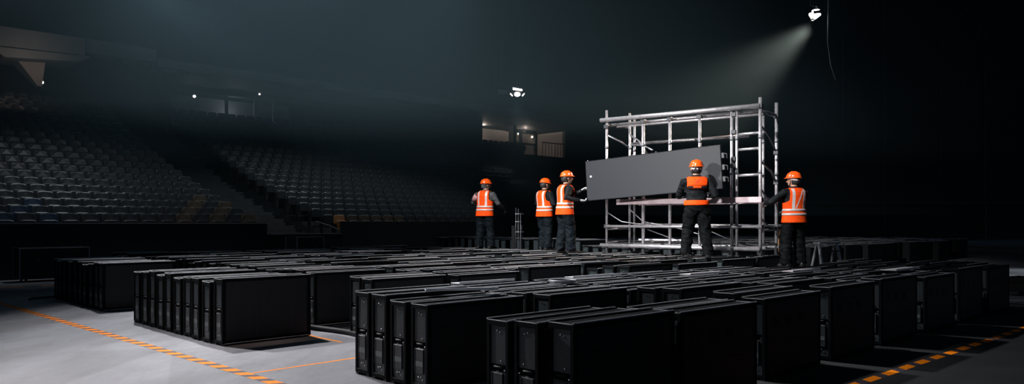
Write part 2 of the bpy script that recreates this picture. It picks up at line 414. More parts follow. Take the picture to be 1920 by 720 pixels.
# ------------------------------------------------------------------ panel cabinets
W, H, T = 1.15, .79, .235
def cabinet_meshes():
    out = {}
    hw, ht = W / 2, T / 2
    mb = MB()
    mb.box(-hw + .02, hw - .02, -ht + .03, ht - .03, .03, H - .02)                     # core
    for s in (-1, 1):                                                                     # end rails and end caps
        x0, x1 = sorted((s * hw, s * (hw - .045)))
        mb.box(x0, x1, -ht, -ht + .034, .02, H - .004); mb.box(x0, x1, ht - .034, ht, .02, H - .004)
        mb.box(x0, x1, -ht + .03, ht - .03, .02, .06); mb.box(x0, x1, -ht + .03, ht - .03, H - .05, H - .012)
    for y0, y1 in ((-ht, -ht + .03), (ht - .03, ht)):
        mb.box(-hw + .04, hw - .04, y0, y1, H - .045, H - .002); mb.box(-hw + .04, hw - .04, y0, y1, .02, .06)
    mb.box(-hw + .01, hw - .01, -ht + .028, ht - .028, H - .03, H - .014)
    out['frame'] = mb.mesh('frame', [M['cab']], .004, 1)
    mb = MB()                                                                             # pale strips painting light caught along the top arrises
    for y in (-ht + .006, ht - .006):
        mb.tube([(-hw + .001, y, H - .004), (hw - .001, y, H - .004)], .0068, 10, ref=(0, 0, 1))
    for s in (-1, 1):
        x0, x1 = sorted((s * (hw + .001), s * (hw - .009))); mb.box(x0, x1, -ht + .013, ht - .013, H - .013, H - .008)
    out['edge_highlight'] = mb.mesh('edge_highlight', [M['edge']])
    mb = MB(); mb.tube([(-hw + .03, -ht, .024), (hw - .03, -ht, .024)], .0045, 8, ref=(0, 0, 1)); out['base_strip'] = mb.mesh('base_strip', [M['edge']])
    for key, y in (('edge_far_a', -ht + .004), ('edge_far_b', ht - .004)):                  # painted highlight strip of the plainer cabinets
        mb = MB(); mb.tube([(-hw + .001, y, H - .003), (hw - .001, y, H - .003)], .0052, 8, ref=(0, 0, 1)); out[key] = mb.mesh('edge_highlight', [M['edge']])
    mb = MB(); mb.box(-hw + .045, hw - .045, -ht + .010, -ht + .03, .06, H - .046); out['grille'] = mb.mesh('grille', [M['grille']])
    mb = MB(); mb.box(-hw + .044, hw - .044, ht - .03, ht - .004, .06, H - .046)
    for x in (-.20, .06, .30): mb.box(x, x + .11, ht - .005, ht - .002, .50, .60, 1)
    mb.box(-hw + .06, hw - .06, ht - .005, ht + .001, .335, .345)
    out['back_cover'] = mb.mesh('back_cover', [M['cover'], M['vent']])
    def end(s):                                                                           # recessed end plate with slot, screws and lower box
        mb = MB()
        xs = s * (hw - .012)
        def bx(t0, t1, y0, y1, z0, z1, m=0):
            x0, x1 = sorted((xs + s * t0, xs + s * t1)); mb.box(x0, x1, y0, y1, z0, z1, m)
        yw = ht - .036
        bx(-.012, 0, -yw, yw, .44, H - .05); bx(-.012, 0, -yw, yw, .06, .385)
        bx(-.02, -.015, -yw, yw, .38, .45, 2)
        bx(0, .007, -yw + .012, yw - .03, .15, .375); bx(0, .011, -yw + .012, -yw + .02, .15, .375); bx(0, .011, yw - .036, yw - .03, .15, .375)
        for (y, z, q) in ((-.01, .70, .006), (.02, .69, .005), (.03, .47, .006), (-.02, .115, .007), (.012, .118, .006), (.035, .095, .005), (yw - .012, .40, .007)):
            bx(0, .006, y - q, y + q, z - q, z + q, 1)
        return mb.mesh('end_plate', [M['plate'], M['bolt'], M['vent']], .0015, 1)
    out['end_plate_a'], out['end_plate_b'] = end(-1), end(1)
    def grip(s):
        mb = MB(); xs = s * (hw - .010); mb.tube([(xs - s * .012, -.055, .415), (xs, -.04, .42), (xs, .03, .42), (xs - s * .012, .045, .415)], .009, 8); return mb.mesh('handle', [M['handle']], smooth=True)
    out['handle_a'], out['handle_b'] = grip(-1), grip(1)
    def stick(s):
        mb = MB(); x0, x1 = sorted((s * (hw - .0055), s * (hw - .004))); mb.box(x0, x1, -.066, .044, .215, .262); return mb.mesh('label_plate', [M['sticker']])
    out['label_a'], out['label_b'] = stick(-1), stick(1)
    for i, (sx, sy) in enumerate(((-1, -1), (1, -1), (-1, 1), (1, 1))):
        mb = MB(); cx, cy = sx * (hw - .035), sy * (ht - .03)
        mb.box(cx - .03, cx + .03, cy - .024, cy + .024, 0, .022, 0); mb.box(cx - .012 + sx * .014, cx + .012 + sx * .014, cy - .02 + sy * .008, cy + .008 + sy * .012, .004, .019, 1)
        out['foot%d' % i] = mb.mesh('foot', [M['handle'], M['bolt']], .003, 1)
    return out
CM = cabinet_meshes()
def cab_proto(detail, side='edge_far_a'):
    o = empty('panel_cabinet', (0, 0, 0), 'x', 'cabinet')
    link('frame', CM['frame'], o); link('edge_highlight', CM['edge_highlight' if detail else side], o)['label'] = 'pale strip painting light on the top edge'
    link('grille', CM['grille'], o); link('back_cover', CM['back_cover'], o)
    link('end_plate', CM['end_plate_a'], o); link('end_plate', CM['end_plate_b'], o)
    if detail:
        for k in ('handle_a', 'handle_b'): link('handle', CM[k], o)
        link('base_strip', CM['base_strip'], o)
        for k in ('label_a', 'label_b'): link('label_plate', CM[k], o)['label'] = 'pale grey label'
        for i in range(4): link('foot', CM['foot%d' % i], o)
    return o
STAND = [(-.67, 18.9), (.76, 18.0), (1.13, 16.3), (3.37, 14.02), (4.62, 14.3), (2.01, 16.3)]   # where feet and posts rest
cabs = []      # (a left edge, b front, column key, flipped, height factor)
def col(key, a0, bs, flip):
    for b in bs:
        flat = any(abs(AB(a0 + W / 2, b + T / 2).x - x) < .9 and abs(AB(a0 + W / 2, b + T / 2).y - y) < .75 for x, y in STAND)
        j = R.uniform(-.015, .015); cabs.append((a0 + j, b + R.uniform(-.01, .01), key, flip, 1.0 if flat else R.uniform(.935 if key[0] == 'near' else .91, 1.0)))
def rng(b0, b1, st=.3, skip=0.0):
    r = []; b = b0
    while b < b1:
        if R.random() >= skip: r.append(b)
        b += st
    return r
N_ = 'near'
col(('near', 0), 3.82, [3.37], True); col(('near', 0), 3.78, [3.66], False); col(('near', 0), 3.79, [3.95], True)
col(('near', 0), 4.0, [5.19, 5.49, 5.78, 6.07], True)
col(('near', 1), 5.02, [3.32, 3.62], True); col(('near', 1), 5.21, [4.9, 5.2, 5.5, 5.8, 6.1], True)
col(('near', 2), 6.46, [3.41, 3.71, 4.3, 4.6, 4.9, 5.2, 5.5, 5.8, 6.1], True)
col(('near', 3), 7.87, [3.43, 4.0, 4.3, 4.6, 4.9, 5.2, 5.5, 5.8, 6.1], True)
col(('near', 4), 9.28, [3.43, 3.73, 4.03, 4.6, 4.9, 5.2, 5.5, 5.8, 6.1], True)
col(('near', 5), 10.7, [3.43, 3.73, 4.3, 4.6, 4.9, 5.2], True)
col(('near', 6), 12.12, [3.43, 3.73, 4.03, 4.33, 4.63, 4.93, 5.23], True)
col(('near', 7), 13.54, [3.43, 3.73, 4.03, 4.33, 4.63, 4.93, 5.23, 5.53], True)
col(('rear', 0), 3.75, [8.75 + .31 * i for i in range(10)], False)
col(('rear', 0), 3.84, [13.47 + .31 * i for i in range(10)], False)
col(('rear', 1), 5.28, [7.93, 8.23], True); col(('rear', 1), 5.36, [9.47 + .3 * i for i in range(29)], False)
col(('rear', 2), 6.64, rng(7.93, 18.2, .3, .04), False)
col(('rear', 3), 7.98, rng(7.93, 18.3, .3, .04), False)
col(('rear', 4), 9.30, rng(7.1, 18.4, .3, .03), False)
col(('rear', 5), 10.62, rng(7.1, 18.4, .3, .02), False)
col(('rear', 6), 11.95, rng(7.1, 18.4, .3), False)
col(('rear', 7), 13.17, rng(7.1, 11.0, .3), False)
# ordinal inside its file, counted from the front
byfile = {}
for c in sorted(cabs, key=lambda c: c[1]): byfile.setdefault(c[2], []).append(c)
rank = {id(c): (k, i) for k, v in byfile.items() for i, c in enumerate(v)}
def cpos(c): return AB(c[0] + W / 2, c[1] + T / 2)
cabs.sort(key=lambda c: cpos(c).length)
PROTO = [cab_proto(True), cab_proto(False, 'edge_far_a'), cab_proto(False, 'edge_far_b')]
used = [False] * 3
for n, c in enumerate(cabs[:300]):
    det = n < 70 or c[2] == ('rear', 0)
    k = 0 if det else (1 if R.random() < .7 else 2); src = PROTO[k]
    o = src if not used[k] else copy_tree(src); used[k] = True
    flip = c[3]
    o.location = cpos(c); o.rotation_euler = (0, 0, TH + (PI if flip else 0) + R.uniform(-.016, .016)); o.scale = (1, 1, c[4])
    (fld, f), i = rank[id(c)]
    o['label'] = 'black panel cabinet, %s from the front, %s file from the striped tape, %s field' % (ordn(i), ordn(f), fld)
    o['group'] = 'panel cabinets in the %s field' % fld
mb = MB(); hw, ht = W / 2, T / 2
def plain_cab(p, k=1.0, pm=2):
    b0 = len(mb.v)
    mb.box(-hw, hw, -ht, ht, 0, H - .01, 0)
    mb.box(-hw, hw, -ht - .001, -ht + .008, H - .008, H + .001, 1); mb.box(-hw, hw, ht - .008, ht + .001, H - .008, H + .001, 1)  # pale strips paint light caught on both top edges
    mb.box(-hw - .006, -hw, -ht + .03, ht - .03, .05, H - .05, pm)
    for i in range(b0, len(mb.v)):
        x, y, z = mb.v[i]; mb.v[i] = (p.x + UC * x - US * y, p.y + US * x + UC * y, z * k)
for c in cabs[300:]: plain_cab(cpos(c), c[4])
for ci in range(14):                              # the further field beyond the scaffold
    a0 = 16.7 + ci * 1.32; b = 9.5 + R.uniform(0, .25)
    while b < 21.2:
        if R.random() > .05: plain_cab(AB(a0 + W / 2 + R.uniform(-.04, .04), b + T / 2), R.uniform(.93, 1.0) * (1.22 if ci == 0 and b > 14.4 else 1.0), 2 if ci < 2 else 0)  # end plates past the second file coloured black, shade put in
        b += .34
tag(link('distant_cabinets', mb.mesh('distant_cabinets', [M['cab'], M['edge'], M['plate']])), 'dense far field of black panel cabinets beyond the scaffold', 'cabinets', kind='stuff')

# ------------------------------------------------------------------ scaffold
SCR = math.atan2(-.608, .794)
ST = (2.01, 16.3, H + .007)
sc = empty('scaffold', ST, 'silver tube scaffold frame standing on the black cabinets behind the carried panel', 'scaffold', SCR)
def sc_tube(name, pts, r, m='steel', seg=10, parent=None):
    mb = MB(); mb.tube(pts, r, seg); return link(name, mb.mesh(name, [M[m]], smooth=True), parent or sc)
def sc_box(name, x, y, z, sx, sy, sz, m='coupler'):
    mb = MB(); mb.box(x - sx, x + sx, y - sy, y + sy, z - sz, z + sz); return link(name, mb.mesh(name, [M[m]], .008), sc)
BZ = 2.81
posts = [(0, 0, 3.02, .026), (.32, .42, 2.98, .026), (.17, .9, 2.95, .024), (.862, 0, BZ - .06, .033), (1.459, 0, BZ - .06, .03), (2.094, 0, BZ - .06, .03),
         (2.74, 0, BZ + .03, .03), (2.84, 0, BZ + .05, .026), (3.29, 0, 2.97, .033), (3.03, .9, 2.75, .026), (3.29, .9, 2.98, .033)]
for x, y, h, r in posts:
    p = sc_tube('post', [(x, y, .01), (x, y, h)], r)
    mb = MB(); mb.box(x - .07, x + .07, y - .07, y + .07, 0, .012); mb.tube([(x, y, .012), (x, y, .12)], r + .008, 8)
    link('base_plate', mb.mesh('base_plate', [M['coupler']]), p)
    for z in (1.55, 2.2):
        if h > z: mb = MB(); mb.tube([(x, y, z), (x, y, z + .07)], r + .006, 10); link('joint_collar', mb.mesh('joint_collar', [M['brace']], smooth=True), p)
sc_tube('top_beam', [(-.12, -.05, BZ), (3.30, -.05, BZ)], .046, seg=14)
sc_tube('top_beam', [(-.05, .16, BZ - .09), (3.30, .16, BZ - .07)], .032)
sc_tube('top_beam', [(.0, .42, BZ - .1), (3.2, .42, BZ - .1)], .026)
sc_tube('ledger', [(.1, .87, 2.37), (2.75, .87, 2.37)], .032)
for z in (2.31, 2.02, 1.53): sc_tube('rung', [(2.84, 0.03, z), (3.29, 0.03, z + .01)], .027)
mb = MB(); mb.box(.26, 3.33, -.05, .03, 1.01, 1.12); link('deck_beam', mb.mesh('deck_beam', [M['rosy']], .008), sc)['label'] = 'pinkish box-section deck beam'
mb = MB(); mb.box(.3, 3.33, .84, .9, 1.01, 1.1); link('deck_beam', mb.mesh('deck_beam', [M['rosy']], .008), sc)
sc_tube('ledger', [(.0, -.03, .56), (3.32, -.03, .56)], .028); sc_tube('ledger', [(.2, .88, .60), (3.5, .88, .58)], .024)
sc_tube('base_beam', [(-.12, -.05, .16), (3.3, -.05, .14)], .040, seg=12); sc_tube('base_beam', [(.2, .32, .14), (3.3, .32, .15)], .036); sc_tube('base_beam', [(.2, .86, .16), (3.5, .86, .16)], .028)
for y in (0, .45):
    for x in (0, 3.29): pass
for x, z in ((0, 2.74), (3.29, 2.74), (0, .5), (3.29, .5), (3.29, 1.06), (3.29, .22), (0, .22), (.86, .22)):
    sc_tube('transom', [(x, 0, z), (x, .92, z)], .022, 'brace')
for pts in ([(3.29, 0, 2.82), (3.29, .45, 2.70), (3.29, .9, 2.72)], [(3.29, .03, 2.45), (3.29, .45, 2.30), (3.29, .9, 2.02)], [(3.29, .03, 1.78), (3.29, .6, 1.62), (3.29, .9, 1.42)],
            [(3.29, .03, 1.27), (3.29, .35, 1.10), (3.29, .9, 1.06)], [(3.29, .03, .72), (3.29, .4, .58), (3.29, .9, .54)],
            [(0, 0, 2.50), (.2, .25, 2.36), (.32, .42, 2.24)], [(.32, .42, 2.52), (.6, .3, 2.36), (.9, .1, 2.05)], [(.32, .42, 2.30), (.7, .3, 2.26), (1.05, .05, 2.12)], [(0, 0, 2.0), (.1, .02, 1.95), (.3, .4, 1.96)],
            [(0, 0, .86), (.3, .1, .66), (.9, .1, .58)], [(.32, .42, .92), (.7, .3, .66), (1.3, .2, .56)], [(.9, .1, .50), (1.4, .3, .30), (1.7, .5, .2)], [(1.5, .1, .55), (2.0, .4, .38), (2.6, .5, .12)], [(2.2, .1, .5), (2.6, .4, .28), (3.0, .6, .15)]):
    thin = pts[0][2] < 1 and pts[0][0] < 3
    sc_tube('brace', pts, .012 if thin else .019, 'brace', 8)
for x, y, z in ((0, 0, BZ), (0, 0, BZ - .14), (.862, 0, BZ - .1), (1.459, 0, BZ - .1), (2.094, 0, BZ - .1), (2.79, 0, BZ), (2.79, 0, BZ - .12), (3.29, 0, BZ), (3.29, .9, 2.72), (3.29, .9, 2.0), (3.29, .9, 1.42), (3.29, .9, 1.06), (3.29, .9, .56),
                (2.79, 0, 1.85), (2.77, 0, 1.72), (2.79, 0, 2.36), (2.79, 0, 1.06), (3.29, 0, 1.06), (.862, 0, 1.06), (1.459, 0, 1.06), (2.094, 0, 1.06), (0, 0, .56), (.862, 0, .56), (1.459, 0, .56), (2.79, 0, .56), (3.29, 0, .56), (1.42, .25, .14), (2.62, .4, .16)):
    sc_box('coupler', x, y, z, .048, .048, .04)
mb = MB(); mb.box(.6, 1.75, .28, .34, .26, .30); link('deck_board', mb.mesh('deck_board', [M['steel']], .006), sc)

# ------------------------------------------------------------------ the carried panel
pn = empty('display_panel', (1.567, 16.0, 1.885), 'long dark grey dotted display panel lifted aslant in front of the scaffold', 'panel', 0)
pn.rotation_euler = (0, -math.radians(3.45), SCR)
PL, PH, PT = 2.95, .83, .075
mb = MB()
mb.box(0, PL, 0.012, PT, 0, PH); mb.box(0, PL, -.004, .014, 0, .012); mb.box(0, PL, -.004, .014, PH - .010, PH); mb.box(0, .010, -.004, .014, .012, PH - .01); mb.box(PL - .014, PL, -.004, .014, .012, PH - .01)
link('frame', mb.mesh('frame', [M['cab']], .003), pn)
mb = MB(); mb.box(.010, PL - .014, 0, .013, .012, PH - .010); link('face', mb.mesh('face', [M['screen']]), pn)
for z in (.18, .40, .62):
    mb = MB(); mb.box(PL, PL + .05, .01, .06, z - .05, z + .05); mb.tube([(PL + .03, .03, z + .04), (PL + .10, .03, z + .02), (PL + .10, .03, z - .06)], .012, 8); link('latch', mb.mesh('latch', [M['coupler']], .004), pn)
for x in (.05, 1.1, 1.62):
    mb = MB(); mb.tube([(x, .02, PH), (x, .02, PH + .018)], .012, 8); link('pin', mb.mesh('pin', [M['bolt']]), pn)['label'] = 'bright steel locating pin'
mb = MB(); mb.tube([(.12, -.006, .50), (.12, .005, .50)], .022, 12); link('marker_dot', mb.mesh('marker_dot', [M['white']]), pn)['label'] = 'white round sticker'

# ------------------------------------------------------------------ people
RINGS = [(.84, .150, .112, 0), (.92, .176, .128, -.005), (1.0, .170, .122, 0), (1.08, .160, .112, .004), (1.16, .164, .114, .004), (1.26, .178, .122, .002), (1.34, .188, .122, -.002),
         (1.40, .186, .112, -.006), (1.435, .160, .095, -.008), (1.465, .118, .080, -.008), (1.49, .078, .068, -.004), (1.51, .062, .062, 0)]
def ring_at(z):
    for i in range(len(RINGS) - 1):
        a, b = RINGS[i], RINGS[i + 1]
        if z <= b[0]:
            t = max(0, (z - a[0]) / (b[0] - a[0])); t = t * t * (3 - 2 * t) * .35 + t * .65
            return [a[k] + (b[k] - a[k]) * t for k in (1, 2, 3)]
    return list(RINGS[-1][1:])
def ik(sh, wr, l1, l2, pole):
    d = wr - sh; L = d.length
    if L > (l1 + l2) * .995: wr = sh + d.normalized() * (l1 + l2) * .995; d = wr - sh; L = d.length
    x = (l1 * l1 - l2 * l2 + L * L) / (2 * L); h = math.sqrt(max(1e-6, l1 * l1 - x * x))
    dn = d.normalized(); p = (pole - dn * pole.dot(dn)).normalized()
    return sh + dn * x + p * h, wr
def hand(mb, wrist, f, n, thumb, curl, infl=0.0):
    f = f.normalized(); n = (n - f * n.dot(f)).normalized(); t = f.cross(n) * thumb
    mb.tube([wrist - f * .02, wrist + f * .015, wrist + f * .05, wrist + f * .088], [(.026 + infl, .019 + infl), (.032 + infl, .018 + infl), (.041 + infl, .017 + infl), (.040 + infl, .014 + infl)], 12, ref=t, ball=True)
    for off, ln, fan in ((.031, .072, .10), (.0105, .082, .03), (-.0105, .077, -.03), (-.030, .060, -.11)):
        p = wrist + f * .086 + t * off; d = (f + t * fan).normalized(); pts = [p - d * .015, p]; ang = 0
        for k, q in enumerate((.44, .32, .24)):
            ang += curl * (.8, 1.0, .8)[k]
            p = p + (d * math.cos(ang) + n * math.sin(ang)) * ln * q; pts.append(p)
        mb.tube(pts, [.0095 + infl, .0095 + infl, .009 + infl, .0082 + infl, .0072 + infl], 8, ball=True)
    p = wrist + f * .022 + t * .024; pts = [p]; d = (t * .75 + f * .6 + n * .25).normalized()
    for q in (.042, .032, .026):
        p = p + d * q; pts.append(p); d = (d + f * .25 + n * curl * .35).normalized()
    mb.tube(pts, [.014 + infl, .0125 + infl, .011 + infl, .009 + infl], 8, ball=True)

FAT = 1.17
def person(loc, heading, total, label, handL, handR, poleL, poleR, head_yaw=0, head_pitch=0, twist=0, lean=0, feet=((-.11, .02), (.11, .0)), jacket='jacket', trouser='trouser', gloveL='glove_dark', gloveR='glove_dark',
           vest='full', curl=.7, palmL=None, palmR=None, hairm='hair', extras=(), seed=1.0):
    S = total / 1.80
    rz = math.radians(heading - 90)
    root = empty('person', loc, label, 'person', rz, 'crew in orange helmets')
    root.scale = (S * FAT, S * FAT, S)
    inv = Matrix.Rotation(-rz, 3, 'Z')
    def loc_of(p):
        q = inv @ (Vector(p) - Vector(loc)); return Vector((q.x / FAT, q.y / FAT, q.z)) / S
    le, tw = math.radians(lean), math.radians(twist)
    def T(p):
        p = Vector(p); k = min(1, max(0, (p.z - .95) / .5)); k = k * k * (3 - 2 * k)
        q = Matrix.Rotation(tw * k, 3, 'Z') @ p
        if p.z > .9:
            q = Vector((0, 0, .95)) + Matrix.Rotation(-le * min(1, (p.z - .9) / .3), 3, 'X') @ (q - Vector((0, 0, .95)))
        return q
    shL, shR = T((-.178, -.005, 1.395)), T((.178, -.005, 1.395))
    wL, wR = loc_of(handL), loc_of(handR)
    def arm(sh, w, pole):
        e, _ = ik(sh, w, .285, .335, Vector(pole))
        w2 = e + (w - e).normalized() * .25
        return e, w2, (w - e).normalized()
    eL, hL, fL = arm(shL, wL, poleL); eR, hR, fR = arm(shR, wR, poleR)
    nL = Vector(palmL) if palmL else Vector((.6, .2, -.5)); nR = Vector(palmR) if palmR else Vector((-.6, .2, -.5))
    ankles = [Vector((x, y, .09)) for x, y in feet]; hips = [T((-.088, 0, .90)), T((.088, 0, .90))]
    knees = [(h + a) / 2 + Vector((0, .035, .02)) for h, a in zip(hips, ankles)]
    HR = Matrix.Rotation(math.radians(head_yaw), 3, 'Z') @ Matrix.Rotation(math.radians(head_pitch), 3, 'X')
    nb = T((0, .0, 1.49)); hc = nb + Vector((0, .018, .135))
    def Hd(p): return hc + HR @ Vector(p)
    # body: one continuous surface
    mb = MB()
    mb.loft([[T(((rx - .022) * math.cos(a), cy + (ry - .022) * math.sin(a), z)) for a in [2 * PI * i / 20 for i in range(20)]] for z, rx, ry, cy in RINGS])
    mb.tube([T((0, -.008, 1.42)), nb, Hd((0, -.012, -.03))], [.062, .056, .054], 14)
    hr = []
    for z, rx, yf, yb in ((-.118, .022, .055, -.01), (-.105, .044, .076, .02), (-.075, .060, .086, .045), (-.04, .068, .092, .078), (0, .073, .096, .092), (.04, .075, .096, .098), (.08, .068, .084, .088), (.108, .045, .055, .060), (.12, .016, .02, .02)):
        hr.append([Hd((rx * math.cos(a), (yf if math.sin(a) > 0 else yb) * math.sin(a), z)) for a in [2 * PI * i / 20 for i in range(20)]])
    mb.loft(hr)
    mb.tube([Hd((0, .088, .02)), Hd((0, .104, -.012)), Hd((0, .112, -.026))], [.010, .014, .015], 8, ball=True)                     # nose
    mb.tube([Hd((-.022, .080, -.066)), Hd((0, .088, -.064)), Hd((.022, .080, -.066))], .009, 8, ball=True)                            # mouth
    mb.tube([Hd((-.045, .078, .034)), Hd((0, .092, .030)), Hd((.045, .078, .034))], .010, 8, ball=True)                               # brow
    for s in (-1, 1): mb.tube([Hd((s * .075, -.004, -.028)), Hd((s * .082, -.010, .0)), Hd((s * .078, -.006, .026))], [(.012, .008), (.017, .009), (.013, .008)], 8, ball=True)
    for h, k, a in zip(hips, knees, ankles): mb.tube([h, k, a], [.075, .05, .04], 12, ball=True)
    for sh, e, w, f, n, th in ((shL, eL, hL, fL, nL, 1), (shR, eR, hR, fR, nR, -1)):
        mb.tube([sh, e, w], [.048, .038, .027], 12, ball=True); hand(mb, w, f, n, th, curl)
    link('body', remesh(mb.mesh('body', [M['skin']]), .0075, 1), root)
    eb = []
    for s in (-1, 1):
        mb = MB(); c = Hd((s * .030, .084, .012)); mb.ellipsoid(c, .009, .009, .008, 10, 6); link('eye', mb.mesh('eye', [M['eye']], smooth=True), root)
    # hair showing under the helmet
    mb = MB()
    rr = []
    for z, k in ((-.085, .85), (-.06, 1.0), (-.02, 1.07), (.02, 1.08), (.05, 1.08)):
        rx = .072 * k; rr.append([Hd((rx * math.cos(a), -.004 + .104 * k * math.sin(a), z)) for a in [PI + .05 + (PI - .1) * i / 14 for i in range(15)]] + [Hd((.55 * rx * math.cos(a), -.004 + .05 * math.sin(a), z)) for a in [2 * PI - .05 - (PI - .1) * i / 14 for i in range(15)]])
    mb.loft(rr); link('hair', mb.mesh('hair', [M[hairm]], smooth=True), root)
    # jacket and trousers
    mb = MB()
    mb.loft([[T(((rx) * math.cos(a), cy + (ry) * math.sin(a), z)) for a in [2 * PI * i / 24 for i in range(24)]] for z, rx, ry, cy in RINGS[1:]])
    for sh, e, w, f in ((shL, eL, hL, fL), (shR, eR, hR, fR)):
        mid = (sh + e) / 2
        mb.tube([sh + (T((0, 0, 1.38)) - sh) * .35, sh, mid, e, (e + w) / 2, w - f * .012], [.066, .072, .066, .058, .052, .040], 14, ball=True)
    jm = remesh(mb.mesh('jacket', [M[jacket]]), .013, 3); wrinkle(jm, .009, (8, 8, 13), seed); link('jacket', jm, root)
    mb = MB()
    mb.loft([[T((rx * .985 * math.cos(a), cy + ry * .99 * math.sin(a), z)) for a in [2 * PI * i / 24 for i in range(24)]] for z, rx, ry, cy in ((.80, .150, .10, 0), (.86, .172, .124, -.01), (.93, .180, .132, -.01), (1.0, .172, .124, 0), (1.03, .168, .120, 0))])
    for h, k, a in zip(hips, knees, ankles): mb.tube([h + Vector((0, 0, .03)), h - Vector((0, 0, .06)), (h + k) / 2, k, (k + a) / 2, a + Vector((0, 0, .03)), a - Vector((0, -.005, .035))], [.092, .112, .108, .096, .092, .090, .094], 16)
    tm = remesh(mb.mesh('trousers', [M[trouser]]), .013, 3); wrinkle(tm, .015, (7, 7, 10), seed + 4); tr = link('trousers', tm, root)
    for s in (-1, 1):
        h, k = hips[(s + 1) // 2], knees[(s + 1) // 2]; c = h * .45 + k * .55 + Vector((s * .088, -.01, 0))
        mb = MB(); mb.box(c.x - .009, c.x + .011, c.y - .05, c.y + .05, c.z - .08, c.z + .07); link('cargo_pocket', mb.mesh('cargo_pocket', [M[trouser]], .009, 3, True), tr)
    for i, a in enumerate(ankles):
        mb = MB(); rr = []
        yaw = (-.12, .12)[1 - i]
        for y, rx, z1 in ((-.085, .030, .075), (-.065, .040, .105), (-.02, .043, .115), (.04, .043, .088), (.10, .048, .068), (.15, .046, .055), (.175, .028, .035)):
            rr.append([(a.x + px - yaw * y, a.y + y, pz) for px, pz in ((-rx, .0), (rx, .0), (rx, z1 * .6), (rx * .6, z1), (-rx * .6, z1), (-rx, z1 * .6))])
        mb.loft(rr); link('boot', mb.mesh('boot', [M['boot']], .008, 2, True), root)
    # gloves
    for w, f, n, th, g in ((hL, fL, nL, 1, gloveL), (hR, fR, nR, -1, gloveR)):
        mb = MB(); hand(mb, w, f, n, th, curl, .004); mb.tube([w - f * .05, w - f * .01], [.036, .033], 12)
        link('glove', remesh(mb.mesh('glove', [M[g]]), .006, 1), root)
    # vest
    def V(th, z, off):
        rx, ry, cy = ring_at(max(z, .95)); off += .010 * max(0, .95 - z) / .12; return T(((rx + off) * math.cos(th), cy + (ry + off) * math.sin(th), z))
    def shell(name, z0, z1, off, mm, keep=None, nt=144, nz=None, parent=None, thick=.006):
        nz = nz or max(1, int((z1 - z0) / .009)); mb = MB(); vs = [[V(2 * PI * i / nt, z0 + (z1 - z0) * k / nz, off) for i in range(nt)] for k in range(nz + 1)]
        vo = [[V(2 * PI * i / nt, z0 + (z1 - z0) * k / nz, off + thick) for i in range(nt)] for k in range(nz + 1)]
        ok = {}
        for k in range(nz):
            for i in range(nt):
                z = z0 + (z1 - z0) * (k + .5) / nz; th = 2 * PI * (i + .5) / nt; rx, ry, cy = ring_at(z)
                ok[k, i] = keep is None or keep(rx * math.cos(th), math.sin(th), z)
        idx = {}; rim = {}
        def vid(l, k, i):
            i %= nt; key = (l, k, i)
            if key not in idx: idx[key] = len(mb.v); mb.v.append(tuple((vs, vo)[l][k][i]))
            return idx[key]
        for k in range(nz):
            for i in range(nt):
                if not ok[k, i]: continue
                q = [(k, i), (k, i + 1), (k + 1, i + 1), (k + 1, i)]
                mb.f.append(tuple(vid(1, *c) for c in q)); mb.m.append(0); mb.f.append(tuple(vid(0, *c) for c in reversed(q))); mb.m.append(0)
                for (dk, di), (c0, c1) in (((-1, 0), (q[0], q[1])), ((0, 1), (q[1], q[2])), ((1, 0), (q[2], q[3])), ((0, -1), (q[3], q[0]))):
                    if not ok.get((k + dk, (i + di) % nt), False):
                        mb.f.append((vid(0, *c0), vid(0, *c1), vid(1, *c1), vid(1, *c0))); mb.m.append(0)
                        for l in (0, 1):
                            e0, e1 = vid(l, *c0), vid(l, *c1); rim.setdefault(e0, set()).add(e1); rim.setdefault(e1, set()).add(e0)
        if name == 'vest':                     # round the stepped edges of the arm holes off
            for _ in range(14):
                new = {q: tuple((Vector(mb.v[q]) * 2 + sum((Vector(mb.v[w]) for w in ns), Vector()) / len(ns) * 2) / 4) for q, ns in rim.items()}
                for q, p in new.items(): mb.v[q] = p
        return link(name, mb.mesh(name, [M[mm]], smooth=True), parent or root)
    def arm_ok(x, sn, z): return z < 1.19 or abs(x) < .128 - .02 * max(0, z - 1.40) / .06 + (.05 * max(0, 1 - (z - 1.19) / .05))
    OF = .022
    def strap(parent, x0, z0, x1, z1, wd, side, mm='reflect', off=OF + .008):
        mb = MB(); rings = []
        n = 22
        for k in range(n + 1):
            t = k / n; z = z0 + (z1 - z0) * t; x = x0 + (x1 - x0) * t; rx, ry, cy = ring_at(z); rg = []
            for dx, o in ((-wd, off - .006), (wd, off - .006), (wd, off + .001), (-wd, off + .001)):
                c = max(-.98, min(.98, (x + dx) / (rx + o))); rg.append(T((x + dx, cy + side * (ry + o) * math.sqrt(1 - c * c), z)))
            rings.append(rg if side > 0 else rg[::-1])
        mb.loft(rings); o = link('reflective_strip', mb.mesh('reflective_strip', [M[mm]]), parent); o['label'] = 'pale reflective strip'; return o
    if vest == 'full':
        v = shell('vest', .83, 1.478, OF, 'orange', arm_ok); v['label'] = 'orange high-visibility vest'
        for z in (.965, 1.045):
            shell('reflective_strip', z, z + .042, OF + .005, 'reflect', nz=2, parent=v)['label'] = 'pale reflective strip'
        for x in (-.098, .098):
            strap(v, x * .93, 1.085, x * .96, 1.462, .021, -1); strap(v, x * .93, 1.085, x * .96, 1.462, .021, 1)
        for kind in extras:
            if kind == 'diag': strap(v, -.05, 1.10, .055, 1.42, .010, -1)
    else:
        v = shell('vest', 1.25, 1.472, OF, 'orange', lambda x, sn, z: abs(x) < .135); v['label'] = 'orange yoke across the shoulders'
        strap(v, -.105, 1.29, .105, 1.30, .0, -1) if False else None
